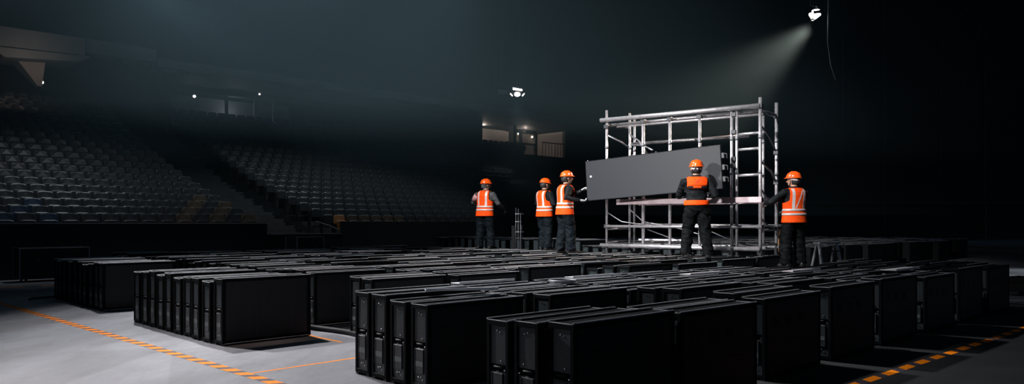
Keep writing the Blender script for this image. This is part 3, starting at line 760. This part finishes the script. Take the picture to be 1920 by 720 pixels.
        shell('reflective_strip', 1.31, 1.335, OF + .005, 'orange', lambda x, sn, z: abs(x) < .12, nz=1, parent=v)
        shell('mesh_panel', 1.255, 1.30, OF + .004, 'jacket', lambda x, sn, z: abs(x) < .13 and not (-.06 < x < .05 and sn < 0 and z > 1.265), nz=3, parent=v)
        strap(v, -.03, 1.345, .05, 1.44, .014, -1, 'red')
        b = shell('waist_band', .955, 1.045, OF - .004, 'orange', nz=4); b['label'] = 'orange waist band'
    for kind in extras:
        if kind in ('pinkL', 'pinkR'):
            sh, e = (shL, eL) if kind == 'pinkL' else (shR, eR)
            mb = MB(); mb.tube([sh * .9 + e * .1, sh * .6 + e * .4, sh * .25 + e * .75], [.079, .080, .073], 14); link('pink_lit_sleeve', mb.mesh('pink_lit_sleeve', [M['pink']], smooth=True), root)['label'] = 'upper sleeve painted pink for the light on it'
    # hard hat
    mb = MB(); rr = []
    def ring(rx, yf, yb, z): return [Hd((rx * math.cos(a), (yf if math.sin(a) > 0 else yb) * math.sin(a) - .004, z)) for a in [2 * PI * i / 28 for i in range(28)]]
    rr = [ring(.098, .118, .120, .034), ring(.118, .155, .134, .036), ring(.122, .162, .138, .042), ring(.106, .128, .124, .052), ring(.102, .120, .122, .075), ring(.094, .110, .114, .105), ring(.078, .090, .096, .135), ring(.052, .060, .064, .156), ring(.022, .025, .028, .166), ring(.004, .004, .004, .168)]
    mb.loft(rr)
    hh = link('hard_hat', mb.mesh('hard_hat', [M['helmet']], smooth=True), root); hh['label'] = 'orange hard hat'
    mb = MB(); mb.tube([Hd((0, -.112, .08)), Hd((0, -.098, .125)), Hd((0, -.04, .162)), Hd((0, .03, .165)), Hd((0, .09, .128)), Hd((0, .112, .085))], [(.008, .016)] * 6, 8, ref=Hd((0, 0, 1)) - hc); link('ridge', mb.mesh('ridge', [M['helmet']], smooth=True), hh)
    mb = MB(); mb.tube([Hd((-.088, .0, .03)), Hd((-.078, .02, -.06)), Hd((-.035, .06, -.122)), Hd((.035, .06, -.122)), Hd((.078, .02, -.06)), Hd((.088, 0, .03))], .006, 6); link('chin_strap', mb.mesh('chin_strap', [M['glove_dark']], smooth=True), hh)
    mb = MB(); mb.tube([Hd((-.088, .0, .025)), Hd((-.075, -.075, .0)), Hd((0, -.115, -.01)), Hd((.075, -.075, 0)), Hd((.088, 0, .025))], [(.018, .005)] * 5, 8, ref=(0, 0, 1)); link('head_band', mb.mesh('head_band', [M['reflect' if 'paleband' in extras else 'glove_dark']], smooth=True), hh)
    if 'badge' in extras:
        mb = MB(); c = Hd((.108, .0, .09)); d = (HR @ Vector((1, 0, .25))).normalized(); mb.tube([c - d * .012, c + d * .002], .017, 12); link('badge', mb.mesh('badge', [M['white']]), hh)['label'] = 'small white badge'
    return root

CT = H + .007
def P(px, d, z): return ((px - 960) / 1440 * d, d, z)
person(P(909, 18.9, CT), 62, 1.73, 'worker with patterned sleeves, farthest from the scaffold, reaching out one arm', (-.62, 19.30, 1.86), (-.17, 19.1, 1.76), (-1, -.5, -.2), (.5, -.4, -.8),
       head_yaw=-35, jacket='jacketgrey', extras=('pinkL',), feet=((-.15, .0), (.13, .04)), hairm='grey_hair', seed=1.3, lean=4)
person(P(1021, 18.0, CT), 40, 1.69, 'worker with folded arms standing just behind the panel carrier in orange vest', (.95, 18.25, 1.86), (.98, 18.12, 1.83), (-1, -.2, -.6), (.8, -.5, -.6),
       head_yaw=-12, head_pitch=-8, feet=((-.09, .02), (.10, .0)), seed=2.2)
person(P(1059, 16.3, CT), 22, 1.75, 'worker in pale gloves gripping the low end of the carried display panel', (1.545, 16.13, 2.16), (1.50, 15.95, 1.885), (-.3, -.3, -1), (.5, -.6, -.9),
       head_yaw=-6, gloveL='glove_pale', gloveR='glove_pale', extras=('badge',), feet=((-.13, -.04), (.10, .08)), seed=3.7, lean=3, palmR=(-.3, .2, .9), palmL=(.6, .4, 0))
person(P(1306, 14.02, CT), 84, 1.80, 'worker in black with orange waist band lifting the high end of the display panel', (3.17, 14.60, 1.90), (3.66, 14.30, 1.93), (-.45, -.5, -1), (.45, -.5, -1),
       jacket='jacket', trouser='trouser_black', vest='yoke', gloveR='glove_pale', feet=((-.16, .02), (.17, -.03)), extras=('pinkL0', 'paleband'), seed=5.1, head_pitch=4, palmL=(.2, .1, 1), palmR=(-.2, .1, 1))
person(P(1489, 14.1, .624), 104, 1.76, 'worker beside the stepladder reaching one arm to the scaffold end post', (4.74, 14.42, 1.80), (5.10, 14.50, 1.62), (-.8, -.7, -.5), (1, -.5, -.6),
       head_yaw=28, trouser='trouser_black', gloveL='glove_pale', extras=('diag', 'paleband'), feet=((-.15, .0), (.14, .03)), seed=6.4)

# ------------------------------------------------------------------ things around them
t = empty('equipment_case', AB(13.5, 6.56), 'low black equipment case under the worker beside the stepladder', 'case', TH)
mb = MB(); mb.box(-.45, .45, -.27, .27, .03, .40); link('body', mb.mesh('body', [M['cab']], .01), t)
mb = MB(); mb.box(-.455, .455, -.275, .275, .41, .62); link('lid', mb.mesh('lid', [M['cab']], .01), t)
for x in (-.25, .25):
    mb = MB(); mb.box(x - .04, x + .04, -.285, -.27, .36, .46); link('latch', mb.mesh('latch', [M['bolt']], .004), t)
for x in (-.38, .38):
    for y in (-.2, .2): mb = MB(); mb.box(x - .04, x + .04, y - .04, y + .04, 0, .03); link('foot', mb.mesh('foot', [M['handle']]), t)
def road_case(x, y, rz, w, d, h, label):
    t = empty('road_case', (x, y, 0), label, 'case', rz)
    mb = MB(); mb.box(-w / 2, w / 2, -d / 2, d / 2, .09, h * .62); link('body', mb.mesh('body', [M['cover']], .008), t)
    mb = MB(); mb.box(-w / 2, w / 2, -d / 2, d / 2, h * .63, h); link('lid', mb.mesh('lid', [M['cover']], .008), t)
    mb = MB()
    for s in (-1, 1):
        for q in (-1, 1): mb.box(s * w / 2 - .012, s * w / 2 + .012, q * d / 2 - .012, q * d / 2 + .012, .09, h + .004)
    mb.box(-w / 2, w / 2, -d / 2 - .008, -d / 2 + .01, h - .015, h + .006); link('corner_trim', mb.mesh('corner_trim', [M['brace']], .003), t)
    for k in (-.25, .2):
        mb = MB(); mb.box(k * w - .05, k * w + .05, -d / 2 - .014, -d / 2, h * .56, h * .70); link('latch', mb.mesh('latch', [M['coupler']], .003), t)
    for s in (-1, 1):
        for q in (-1, 1): mb = MB(); mb.tube([(s * w * .4 - .02, q * d * .35, .045), (s * w * .4 + .02, q * d * .35, .045)], .045, 12); link('caster', mb.mesh('caster', [M['handle']]), t)
p = AB(5.0, BW - .75); road_case(p.x, p.y, TH, 1.5, .7, .82, 'long black road case against the front wall of the stand')
p = AB(11.9, BW - .8); road_case(p.x, p.y, TH, .9, .7, 1.0, 'black road case below the stand stairs')
road_case(10.1, 15.2, .5, .7, .5, .36, 'low dark case at the far corner of the front field')
# step ladder
t = empty('step_ladder', (6.15, 15.0, 0), 'small black and silver stepladder standing behind the front cabinets', 'ladder', .25)
for s in (-1, 1):
    mb = MB(); mb.hexa([(s * .24 - .02, -.34, 0), (s * .24 + .02, -.34, 0), (s * .24 + .02, -.27, 0), (s * .24 - .02, -.27, 0)], [(s * .2 - .02, -.05, 1.02), (s * .2 + .02, -.05, 1.02), (s * .2 + .02, .0, 1.02), (s * .2 - .02, .0, 1.02)]); link('leg', mb.mesh('leg', [M['steel']], .004), t)
    mb = MB(); mb.hexa([(s * .24 - .015, .30, 0), (s * .24 + .015, .30, 0), (s * .24 + .015, .35, 0), (s * .24 - .015, .35, 0)], [(s * .2 - .015, .03, 1.0), (s * .2 + .015, .03, 1.0), (s * .2 + .015, .07, 1.0), (s * .2 - .015, .07, 1.0)]); link('leg', mb.mesh('leg', [M['brace']], .004), t)
for k in range(4):
    z = .22 + .22 * k; y = -.305 + .28 * z; w = .225 - .02 * z
    mb = MB(); mb.box(-w, w, y - .045, y + .045, z - .012, z + .012); link('step', mb.mesh('step', [M['coupler']], .004), t)
mb = MB(); mb.box(-.24, .24, -.10, .10, 1.02, 1.055); link('top_cap', mb.mesh('top_cap', [M['steel']], .008), t)
mb = MB(); mb.box(-.22, .22, .19, .215, .45, .48); link('spreader', mb.mesh('spreader', [M['brace']], .004), t)
# slim tubular stand behind the cabinets
t = empty('tube_stand', (.19, 22.7, 0), 'slim silver tubular stand with two rungs behind the cabinet field', 'stand', .1)
for x, y, z1 in ((-.085, 0, 1.87), (.0, .12, 1.85), (.055, 0, 1.72), (.10, .1, 1.36)):
    mb = MB(); mb.tube([(x, y, 0), (x + .01, y, z1)], .012, 8); link('post', mb.mesh('post', [M['brace']], smooth=True), t)
for z, x0, x1 in ((1.69, -.1, .15), (1.46, -.09, .10), (1.16, -.14, .16)):
    mb = MB(); mb.tube([(x0, 0, z), (x1, 0, z)], .014, 8); link('rung', mb.mesh('rung', [M['steel']], smooth=True), t)
mb = MB(); mb.box(-.2, -.10, -.05, .05, 0, 1.34); link('side_box', mb.mesh('side_box', [M['coupler']], .01), t)
mb = MB(); mb.box(-.22, .2, -.12, .2, 0, .02); link('base_plate', mb.mesh('base_plate', [M['coupler']]), t)
# tan pole leaning by the scaffold end
mb = MB(); mb.tube([(5.27, 15.17, H), (5.28, 15.16, 1.36)], .022, 8); tag(link('wooden_pole', mb.mesh('wooden_pole', [M['wood']], smooth=True)), 'short tan wooden pole upright at the foot of the scaffold end', 'pole')

# loose bars and a cable coil lying on the cabinets
def flat_bar(a, b, ln, wd, label, m='edge', rz=0):
    p = AB(a, b, H + .0025); mb = MB(); mb.box(-ln / 2, ln / 2, -wd / 2, wd / 2, 0, .014); mb.box(-ln / 2, ln / 2, -wd / 2, -wd / 2 + .01, .012, .026); o = link('metal_bar', mb.mesh('metal_bar', [M[m]], .003), None, p, (0, 0, TH + rz))
    tag(o, label, 'bar', 'loose bars on the cabinets')
flat_bar(4.75, 5.62, .7, .10, 'loose pale bar lying across the second cabinet cluster of the file nearest the tape', 'edge', -.55)
flat_bar(5.55, 6.20, .8, .14, 'loose grey bar on the second file, at the back of the front field')
flat_bar(7.1, 5.95, .9, .14, 'loose grey bar on the third file of the front field')
flat_bar(8.5, 5.3, .9, .16, 'broad grey bar on the fourth file of the front field')
flat_bar(9.9, 4.7, .8, .16, 'broad grey bar on the fifth file of the front field')
flat_bar(11.2, 3.9, .9, .2, 'broad pale bar on the sixth file of the front field')
mb = MB()
for k in range(2): mb.tube([(.14 * math.cos(2 * PI * i / 24) * (1 + .02 * k), .15 * math.sin(2 * PI * i / 24), .012 + .014 * k) for i in range(25)], .009, 6)
tag(link('cable_coil', mb.mesh('cable_coil', [M['brace']], smooth=True), None, AB(6.1, 5.55, H + .003)), 'small grey cable coil lying on the front cabinets', 'cable')
# cables on the floor
def cable(pts, r, label):
    for _ in range(3):                          # round the corners off
        q = [pts[0]]
        for p0, p1 in zip(pts, pts[1:]): q += [p0 * .75 + p1 * .25, p0 * .25 + p1 * .75]
        pts = q + [pts[-1]]
    mb = MB(); mb.tube(pts, r, 10); tag(link('floor_cable', mb.mesh('floor_cable', [M['cable']], smooth=True)), label, 'cable')
z = .035
cable([AB(5.15, 10.8, z), AB(5.13, 9.9, z), AB(5.2, 9.3, z), AB(5.3, 8.75, z), AB(5.32, 8.4, z), AB(5.22, 7.9, z), AB(5.1, 7.2, z), AB(4.9, 6.6, z)], .034, 'thick black cable on the lit floor in the gap between cabinet clusters')
cable([AB(3.42, 16.35, .018), AB(3.5, 16.6, .018), AB(3.72, 16.62, .018), AB(4.1, 16.75, .018), AB(4.6, 16.9, .018)], .018, 'thin black cable trailing from the far end of the cabinet file by the tape')
cable([AB(3.6, 5.1, .012), AB(3.75, 4.75, .012), AB(4.1, 4.6, .012), AB(4.6, 4.7, .012)], .012, 'thin dark cable at the foot of the nearest cabinets')
# tapes
def striped(name, a0, b0, a1, b1, wd, seg, label, duty=.55, slant=.6, z=.0015):
    p0, p1 = AB(a0, b0), AB(a1, b1); d = p1 - p0; L = d.length; d.normalize(); w = Vector((-d.y, d.x, 0))
    mb = MB(); n = int(L / seg)
    for k in range(n):
        for (s0, s1, m_) in ((0, duty, 0), (duty, 1, 1)):
            jt = R.uniform(-.05, .05) * seg
            x0, x1 = (k + s0) * seg, (k + s1) * seg
            q = [p0 + d * (x0 - slant * wd / 2) - w * wd / 2, p0 + d * (x1 - slant * wd / 2) - w * wd / 2, p0 + d * (x1 + slant * wd / 2) + w * wd / 2, p0 + d * (x0 + slant * wd / 2) + w * wd / 2]
            wob = lambda v: Vector((v.x, v.y, 0)) + w * (.012 * noise.noise(Vector((v.x * .8, v.y * .8, 3))))
            q = [wob(v) for v in q]
            mb.quad(*[(v.x, v.y, z) for v in q], m=m_)
    tag(link(name, mb.mesh(name, [M['tape'], M['tape_dark']])), label, 'tape')
striped('hazard_tape', 3.28, 5.6, 2.82, 19.6, .12, .27, 'orange and dark striped tape running along the lit floor beside the cabinets')
striped('hazard_tape', 2.0, 20.0, 7.5, 19.9, .10, .8, 'striped tape on the floor below the stand, before the road case', .6)
striped('hazard_tape', 5.9, 2.82, 15.5, 2.62, .10, .42, 'dashed orange tape along the dark floor before the front field', .62)
def line(a0, b0, a1, b1, wd, label):
    p0, p1 = AB(a0, b0), AB(a1, b1); d = (p1 - p0).normalized(); w = Vector((-d.y, d.x, 0)) * wd / 2
    mb = MB(); n = 12
    for k in range(n):
        s, e = p0.lerp(p1, k / n), p0.lerp(p1, (k + 1) / n); mb.quad(*[(v.x, v.y, .0012) for v in (s - w, e - w, e + w, s + w)])
    tag(link('floor_line', mb.mesh('floor_line', [M['tape']])), label, 'tape')
line(3.30, 7.0, 5.2, 7.05, .035, 'thin plain orange line crossing the bright floor from the striped tape')
line(4.93, 8.05, 4.93, 10.2, .04, 'thin orange line at the shadow edge of the front grille cabinet')
line(3.2, 16.98, 4.2, 17.0, .05, 'faint orange line by the far end of the file beside the tape')
mb = MB(); rr = []
for k in range(6):
    rr.append([(.07 * math.sin(PI * (k + .4) / 6) * (1 + .35 * noise.noise(Vector((k, i, 0)))) * math.cos(2 * PI * i / 9), .08 * math.sin(PI * (k + .4) / 6) * math.sin(2 * PI * i / 9), .0 + .012 * k * (1 + .3 * noise.noise(Vector((i, k, 5))))) for i in range(9)])
mb.loft(rr); tag(link('paper_scrap', mb.mesh('paper_scrap', [M['paper']]), None, (-5.97, 8.8, .0)), 'crumpled pale scrap on the floor beyond the striped tape', 'scrap')

# ------------------------------------------------------------------ lamps that show
def chain_lamp(loc, label, zc):
    t = empty('hanging_floodlight', loc, label, 'floodlight', 0)
    def cone(name, x, y, z, r0, r1, h, m, seg=16):
        mb = MB(); mb.loft([[(x + r * math.cos(2 * PI * i / seg), y + r * math.sin(2 * PI * i / seg), zz) for i in range(seg)] for r, zz in ((r0, z + h), (r1, z), (r1 * .96, z - .012), (r0 * .9, z + h * .86))], cap=False)
        return link(name, mb.mesh(name, [M[m]], smooth=True), t)
    for x, y, z, r1 in ((.10, 0, .28, .125), (-.06, -.03, -.14, .085)):
        s = cone('lamp_shade', x, y, z, .02, r1, .10, 'white')
        mb = MB(); mb.ellipsoid((x, y, z + .03), r1 * .7, r1 * .7, .03, 12, 6); link('bulb', mb.mesh('bulb', [M['lamp']], smooth=True), s)
    mb = MB(); mb.tube([(.02, 0, .02), (.20, -.02, .09)], [.11, .055], 16, ball=True); link('lamp_head', mb.mesh('lamp_head', [M['lamp']], smooth=True), t)
    mb = MB(); mb.tube([(-.13, 0, .10), (-.08, 0, -.06)], [.07, .03], 12, ball=True); link('lamp_head', mb.mesh('lamp_head', [M['lamp_soft']], smooth=True), t)
    mb = MB(); mb.tube([(-.04, 0, -.05), (-.05, 0, .24)], [.045, .025], 10, ball=True); link('lamp_head', mb.mesh('lamp_head', [M['lamp']], smooth=True), t)
    mb = MB(); mb.box(-.06, .14, -.05, .05, .40, .48); link('junction_box', mb.mesh('junction_box', [M['coupler']], .01), t)
    for k in range(26):
        pass
    mb = MB()
    for k in range(80):
        z = .46 + k * .065; w = (.02, .008)[k % 2]; mb.tube([(-.13 - w, 0, z), (-.13, (.02, .0)[k % 2], z + .035), (-.13 + w, 0, z), (-.13, (-.02, 0)[k % 2], z - .035), (-.13 - w, 0, z)], .006, 5)
    link('chain', mb.mesh('chain', [M['steel']]), t)
    mb = MB(); mb.tube([(.12, 0, .36), (.12, 0, zc)], .012, 6); mb.tube([(-.13, 0, .46), (-.13, 0, zc)], .004, 5); link('suspension_cable', mb.mesh('suspension_cable', [M['coupler']]), t)
    t.scale = (.68, .68, .68)
    return t
LP = Vector(((1526 - 960) / 1440 * 20, 20, 1.44 + (417 - 32) / 1440 * 20))
chain_lamp(LP, 'cluster of bright white floodlights hanging on a chain above the scaffold', (20 - LP.z) / .68)
mb = MB(); mb.tube([(8.35, 20.3, 20), (8.37, 20.3, 8.2), (8.34, 20.3, 6.2), (8.42, 20.3, 5.6), (8.55, 20.3, 5.2)], .012, 6)
tag(link('hanging_cable', mb.mesh('hanging_cable', [M['brace']], smooth=True)), 'thin loose cable hanging beside the bright floodlight cluster', 'cable')
def flood(px, py, d, bright, label):
    p = ((px - 960) / 1440 * d, d, 1.44 + (417 - py) / 1440 * d)
    t = empty('truss_floodlight', p, label, 'floodlight', 0)
    mb = MB(); mb.box(-.30, .30, -.1, .25, .02, .36); link('housing', mb.mesh('housing', [M['coupler']], .02), t)
    m_ = M['lamp'] if bright else mat('unlit_lens', (.30, .30, .31), .3, 0, .5)
    mb = MB(); mb.hexa([(-.25, -.14, .06), (.25, -.14, .06), (.25, -.1, .06), (-.25, -.1, .06)], [(-.27, -.12, .32), (.27, -.12, .24), (.27, -.1, .24), (-.27, -.1, .32)]); link('lens', mb.mesh('lens', [m_ if not bright else M['coupler']], .01), t)
    if bright:
        mb = MB(); mb.hexa([(-.26, -.16, .26), (.28, -.16, .18), (.28, -.1, .18), (-.26, -.1, .26)], [(-.26, -.14, .38), (.28, -.14, .28), (.28, -.1, .28), (-.26, -.1, .38)]); link('tube_lamp', mb.mesh('tube_lamp', [M['lamp']], .01), t)
        mb = MB(); mb.ellipsoid((0, -.16, -.02), .17, .10, .13, 16, 10); link('bulb', mb.mesh('bulb', [M['lamp']], smooth=True), t)
        for s in (-1, 1): mb = MB(); mb.tube([(s * .40, -.12, .02), (s * .30, -.12, -.10)], .035, 8, ball=True); link('side_lamp', mb.mesh('side_lamp', [M['lamp_soft']], smooth=True), t)
    mb = MB(); mb.tube([(-.36, .05, .1), (-.36, .05, .46), (.36, .05, .46), (.36, .05, .1)], .02, 6); link('yoke', mb.mesh('yoke', [M['coupler']], smooth=True), t)
    mb = MB(); mb.tube([(0, .05, .46), (0, .05, 20 - p[2])], .015, 6); link('suspension_cable', mb.mesh('suspension_cable', [M['coupler']]), t)
flood(970, 177, 45, True, 'lit white floodlight hanging in the dark above the lit suite')
flood(942, 178, 45, False, 'unlit grey floodlight hanging next to the lit one')
def bead(p, r, label, m='lamp', parent_z=None):
    t = empty('wall_lamp', p, label, 'lamp', TH)
    mb = MB(); mb.ellipsoid((0, -.1, 0), r, r, r, 12, 8); link('bulb', mb.mesh('bulb', [M[m]], smooth=True), t)
    mb = MB(); mb.box(-r, r, -.1 + r * .6, .0, -r * .4, r * .9); link('bracket', mb.mesh('bracket', [M['coupler']], .005), t)
def onb(px, py, b):
    k = (px - 960) / 1440; Y = b / (UC - US * k); return Vector((k * Y, Y, 1.44 + (417 - py) / 1440 * Y))
bead(onb(363, 181, 39.9), .065, 'bright round wall lamp at the near edge of the dim suite')
bead(onb(485, 177, 39.9), .05, 'small wall lamp at the far edge of the dim suite', 'lamp_soft')
bead(onb(541, 178, 39.9), .045, 'small faint wall lamp past the dim suite', 'lamp_soft')
bead(onb(78, 155, 39.9), .07, 'small faint wall lamp before the tapering bracket', 'lamp_soft')
bead(onb(1033, 235, 42.9), .10, 'round warm lamp on the wall of the lit suite', 'lamp_warm')
bead(onb(996, 257, 42.9), .07, 'small warm lamp low in the lit suite', 'lamp_warm')
bead(onb(970, 251, 42.9), .06, 'small warm lamp by the dark post of the lit suite', 'lamp_warm')
t = empty('strip_light', AB(36.6, 40.8, 8.88), 'glowing strip light under the ceiling of the lit suite', 'light', TH)
mb = MB(); mb.box(-.7, 1.2, -.08, .08, 0, .2); link('diffuser', mb.mesh('diffuser', [M['lamp_warm']], .02), t)
mb = MB(); mb.box(-.75, 1.25, -.12, .12, .2, .24); link('housing', mb.mesh('housing', [M['coupler']]), t)

# ------------------------------------------------------------------ light
def spot(name, loc, tgt, power, size, blend, col=(1, 1, 1), rad=.25):
    l = bpy.data.lights.new(name, 'SPOT'); l.energy = power; l.spot_size = math.radians(size); l.spot_blend = blend; l.color = col; l.shadow_soft_size = rad
    o = bpy.data.objects.new(name, l); COL.objects.link(o); o.location = loc
    o.rotation_euler = (Vector(tgt) - Vector(loc)).to_track_quat('-Z', 'Y').to_euler(); return o
def area(name, loc, tgt, power, sx, sy, col=(1, 1, 1)):
    l = bpy.data.lights.new(name, 'AREA'); l.shape = 'RECTANGLE'; l.size = sx; l.size_y = sy; l.energy = power; l.color = col
    o = bpy.data.objects.new(name, l); COL.objects.link(o); o.location = loc
    o.rotation_euler = (Vector(tgt) - Vector(loc)).to_track_quat('-Z', 'Y').to_euler(); return o
def point(name, loc, power, col=(1, 1, 1), rad=.15):
    l = bpy.data.lights.new(name, 'POINT'); l.energy = power; l.color = col; l.shadow_soft_size = rad
    o = bpy.data.objects.new(name, l); COL.objects.link(o); o.location = loc; return o
spot('pool_spot', (-11.4, 13.6, 9.5), (-1.9, 7.3, 0), 7500, 30, 1, (1, .96, .97), .3)
spot('floor_spot', (-11.4, 13.6, 9.5), (-2.6, 7.6, 0), 1900, 54, .95, (.96, .95, 1), .3)
spot('overhead_spot', AB(5.6, 17.5, 12.5), AB(7.8, 9.2, 0), 12000, 60, .9, (.97, .97, 1), .3)  # added unseen lamp, brightens the cabinet tops and edges
spot('rig_spot', (-7.5, 3.0, 12), (2.2, 16.4, 2.3), 25000, 32, .7, (1, .98, .96), .3)
spot('hanging_spot', LP + Vector((-.15, -.2, -.3)), (2.0, 15.0, 2.2), 4600, 31, 1, (1, .74, .58), .15)
spot('stand_spot', AB(7.5, 22.0, 9.5), AB(7.5, 25.3, 2.0), 1050, 95, 1, (.88, .95, 1), .4)
spot('stand_spot', AB(18, 21, 13), AB(17.5, 26, 2.5), 2000, 70, 1, (.88, .95, 1), .4)
spot('near_spot', AB(6.5, 11.5, 12), AB(7.4, 6.3, .8), 6500, 31, .9, (.97, .97, 1), .3)  # another unseen lamp, added for the front field's top edges
spot('fill_spot', (-9, 5, 4), (2.4, 16, 2.0), 6000, 27, .8, (1, .98, .96), .3)  # unseen fill, added for legs, deck beam and crew
spot('wall_wash', (24, 44, 17), (28, 64, 6), 500, 110, 1, (.35, .75, 1), .5)  # teal wash added to lift the dark back wall, no fixture
spot('flood_beam', ((970 - 960) / 1440 * 45, 44.7, 8.6), (.9, 43.5, 2), 500, 70, 1, (1, .97, .93), .2)
spot('aisle_spot', AB(6, 21, 8), AB(17.5, 16.5, .5), 2600, 30, .9, (.9, .95, 1), .3)  # lamp added out of view to light the far end plates
point('suite_lamp', AB(41, 41.0, 8.3), 600, (1, .88, .78)); point('suite_lamp', AB(37.2, 41.6, 8.4), 60, (1, .88, .78))
point('dim_suite_fill', AB(18.5, 41.4, 7.6), 12, (.8, .9, 1))  # point light added to make the dim recess readable
spot('balcony_spot', AB(7.2, 33.5, 7.3), AB(7.6, 36.6, 8.3), 60, 100, 1, (1, .80, .68), .2)
spot('upper_spot', (-12, 34, 19.5), (-12, 38, 8), 220, 130, 1, (.50, .85, 1), .6)
area('haze_fill', (-10, 38, 19.4), (-10, 38, 0), 85, 24, 26, (.30, .72, 1))  # unseen teal area light, added to tint and lift the haze
spot('side_spot', (21, 25, 6), (14.6, 21.5, 0), 1500, 36, .8, (.85, .93, 1), .3)
spot('tape_spot', (12, 1, 8), (7.5, 7.0, 0), 70, 50, .9, (.9, .95, 1), .3)  # weak unseen side light, added for the dashed tape
w = bpy.data.worlds.new('dim_hall'); scene.world = w; w.use_nodes = True
bg = w.node_tree.nodes['Background']; bg.inputs[0].default_value = (.38, .64, 1, 1); bg.inputs[1].default_value = .034

# thin theatrical haze hanging in the upper hall
hm = bpy.data.materials.new('thin_haze'); hm.use_nodes = True
nt = hm.node_tree; nt.nodes.remove(nt.nodes['Principled BSDF'])
vsn = nt.nodes.new('ShaderNodeVolumeScatter'); vsn.inputs['Color'].default_value = (.52, .85, 1, 1); vsn.inputs['Density'].default_value = .005; vsn.inputs['Anisotropy'].default_value = .35
nt.links.new(vsn.outputs[0], nt.nodes['Material Output'].inputs['Volume'])
mb = MB(); pr = [(11, 3.2), (11, 19.35), (63.6, 19.35), (63.6, 1.7), (24.5, 1.7), (24.5, 3.2)]
mb.quad(*[(-40, y, z) for y, z in pr]); mb.quad(*[(15, y, z) for y, z in reversed(pr)])
for (y0, z0), (y1, z1) in zip(pr, pr[1:] + pr[:1]): mb.quad((-40, y1, z1), (-40, y0, z0), (15, y0, z0), (15, y1, z1))
hz = tag(link('haze', mb.mesh('haze', [hm])), 'thin bluish haze hanging in the upper hall', 'haze', kind='stuff')

# ------------------------------------------------------------------ camera
cd = bpy.data.cameras.new('camera'); cam = bpy.data.objects.new('camera', cd); COL.objects.link(cam)
cam.location = (0, 0, 1.44); cam.rotation_euler = (PI / 2, 0, 0)
cd.sensor_width = 36; cd.lens = 27; cd.shift_y = 57 / 1920; cd.clip_end = 300
scene.camera = cam
vs = scene.view_settings
vs.view_transform = 'Standard'; vs.look = 'None'; vs.gamma = 1; vs.use_curve_mapping = False; vs.exposure = 0
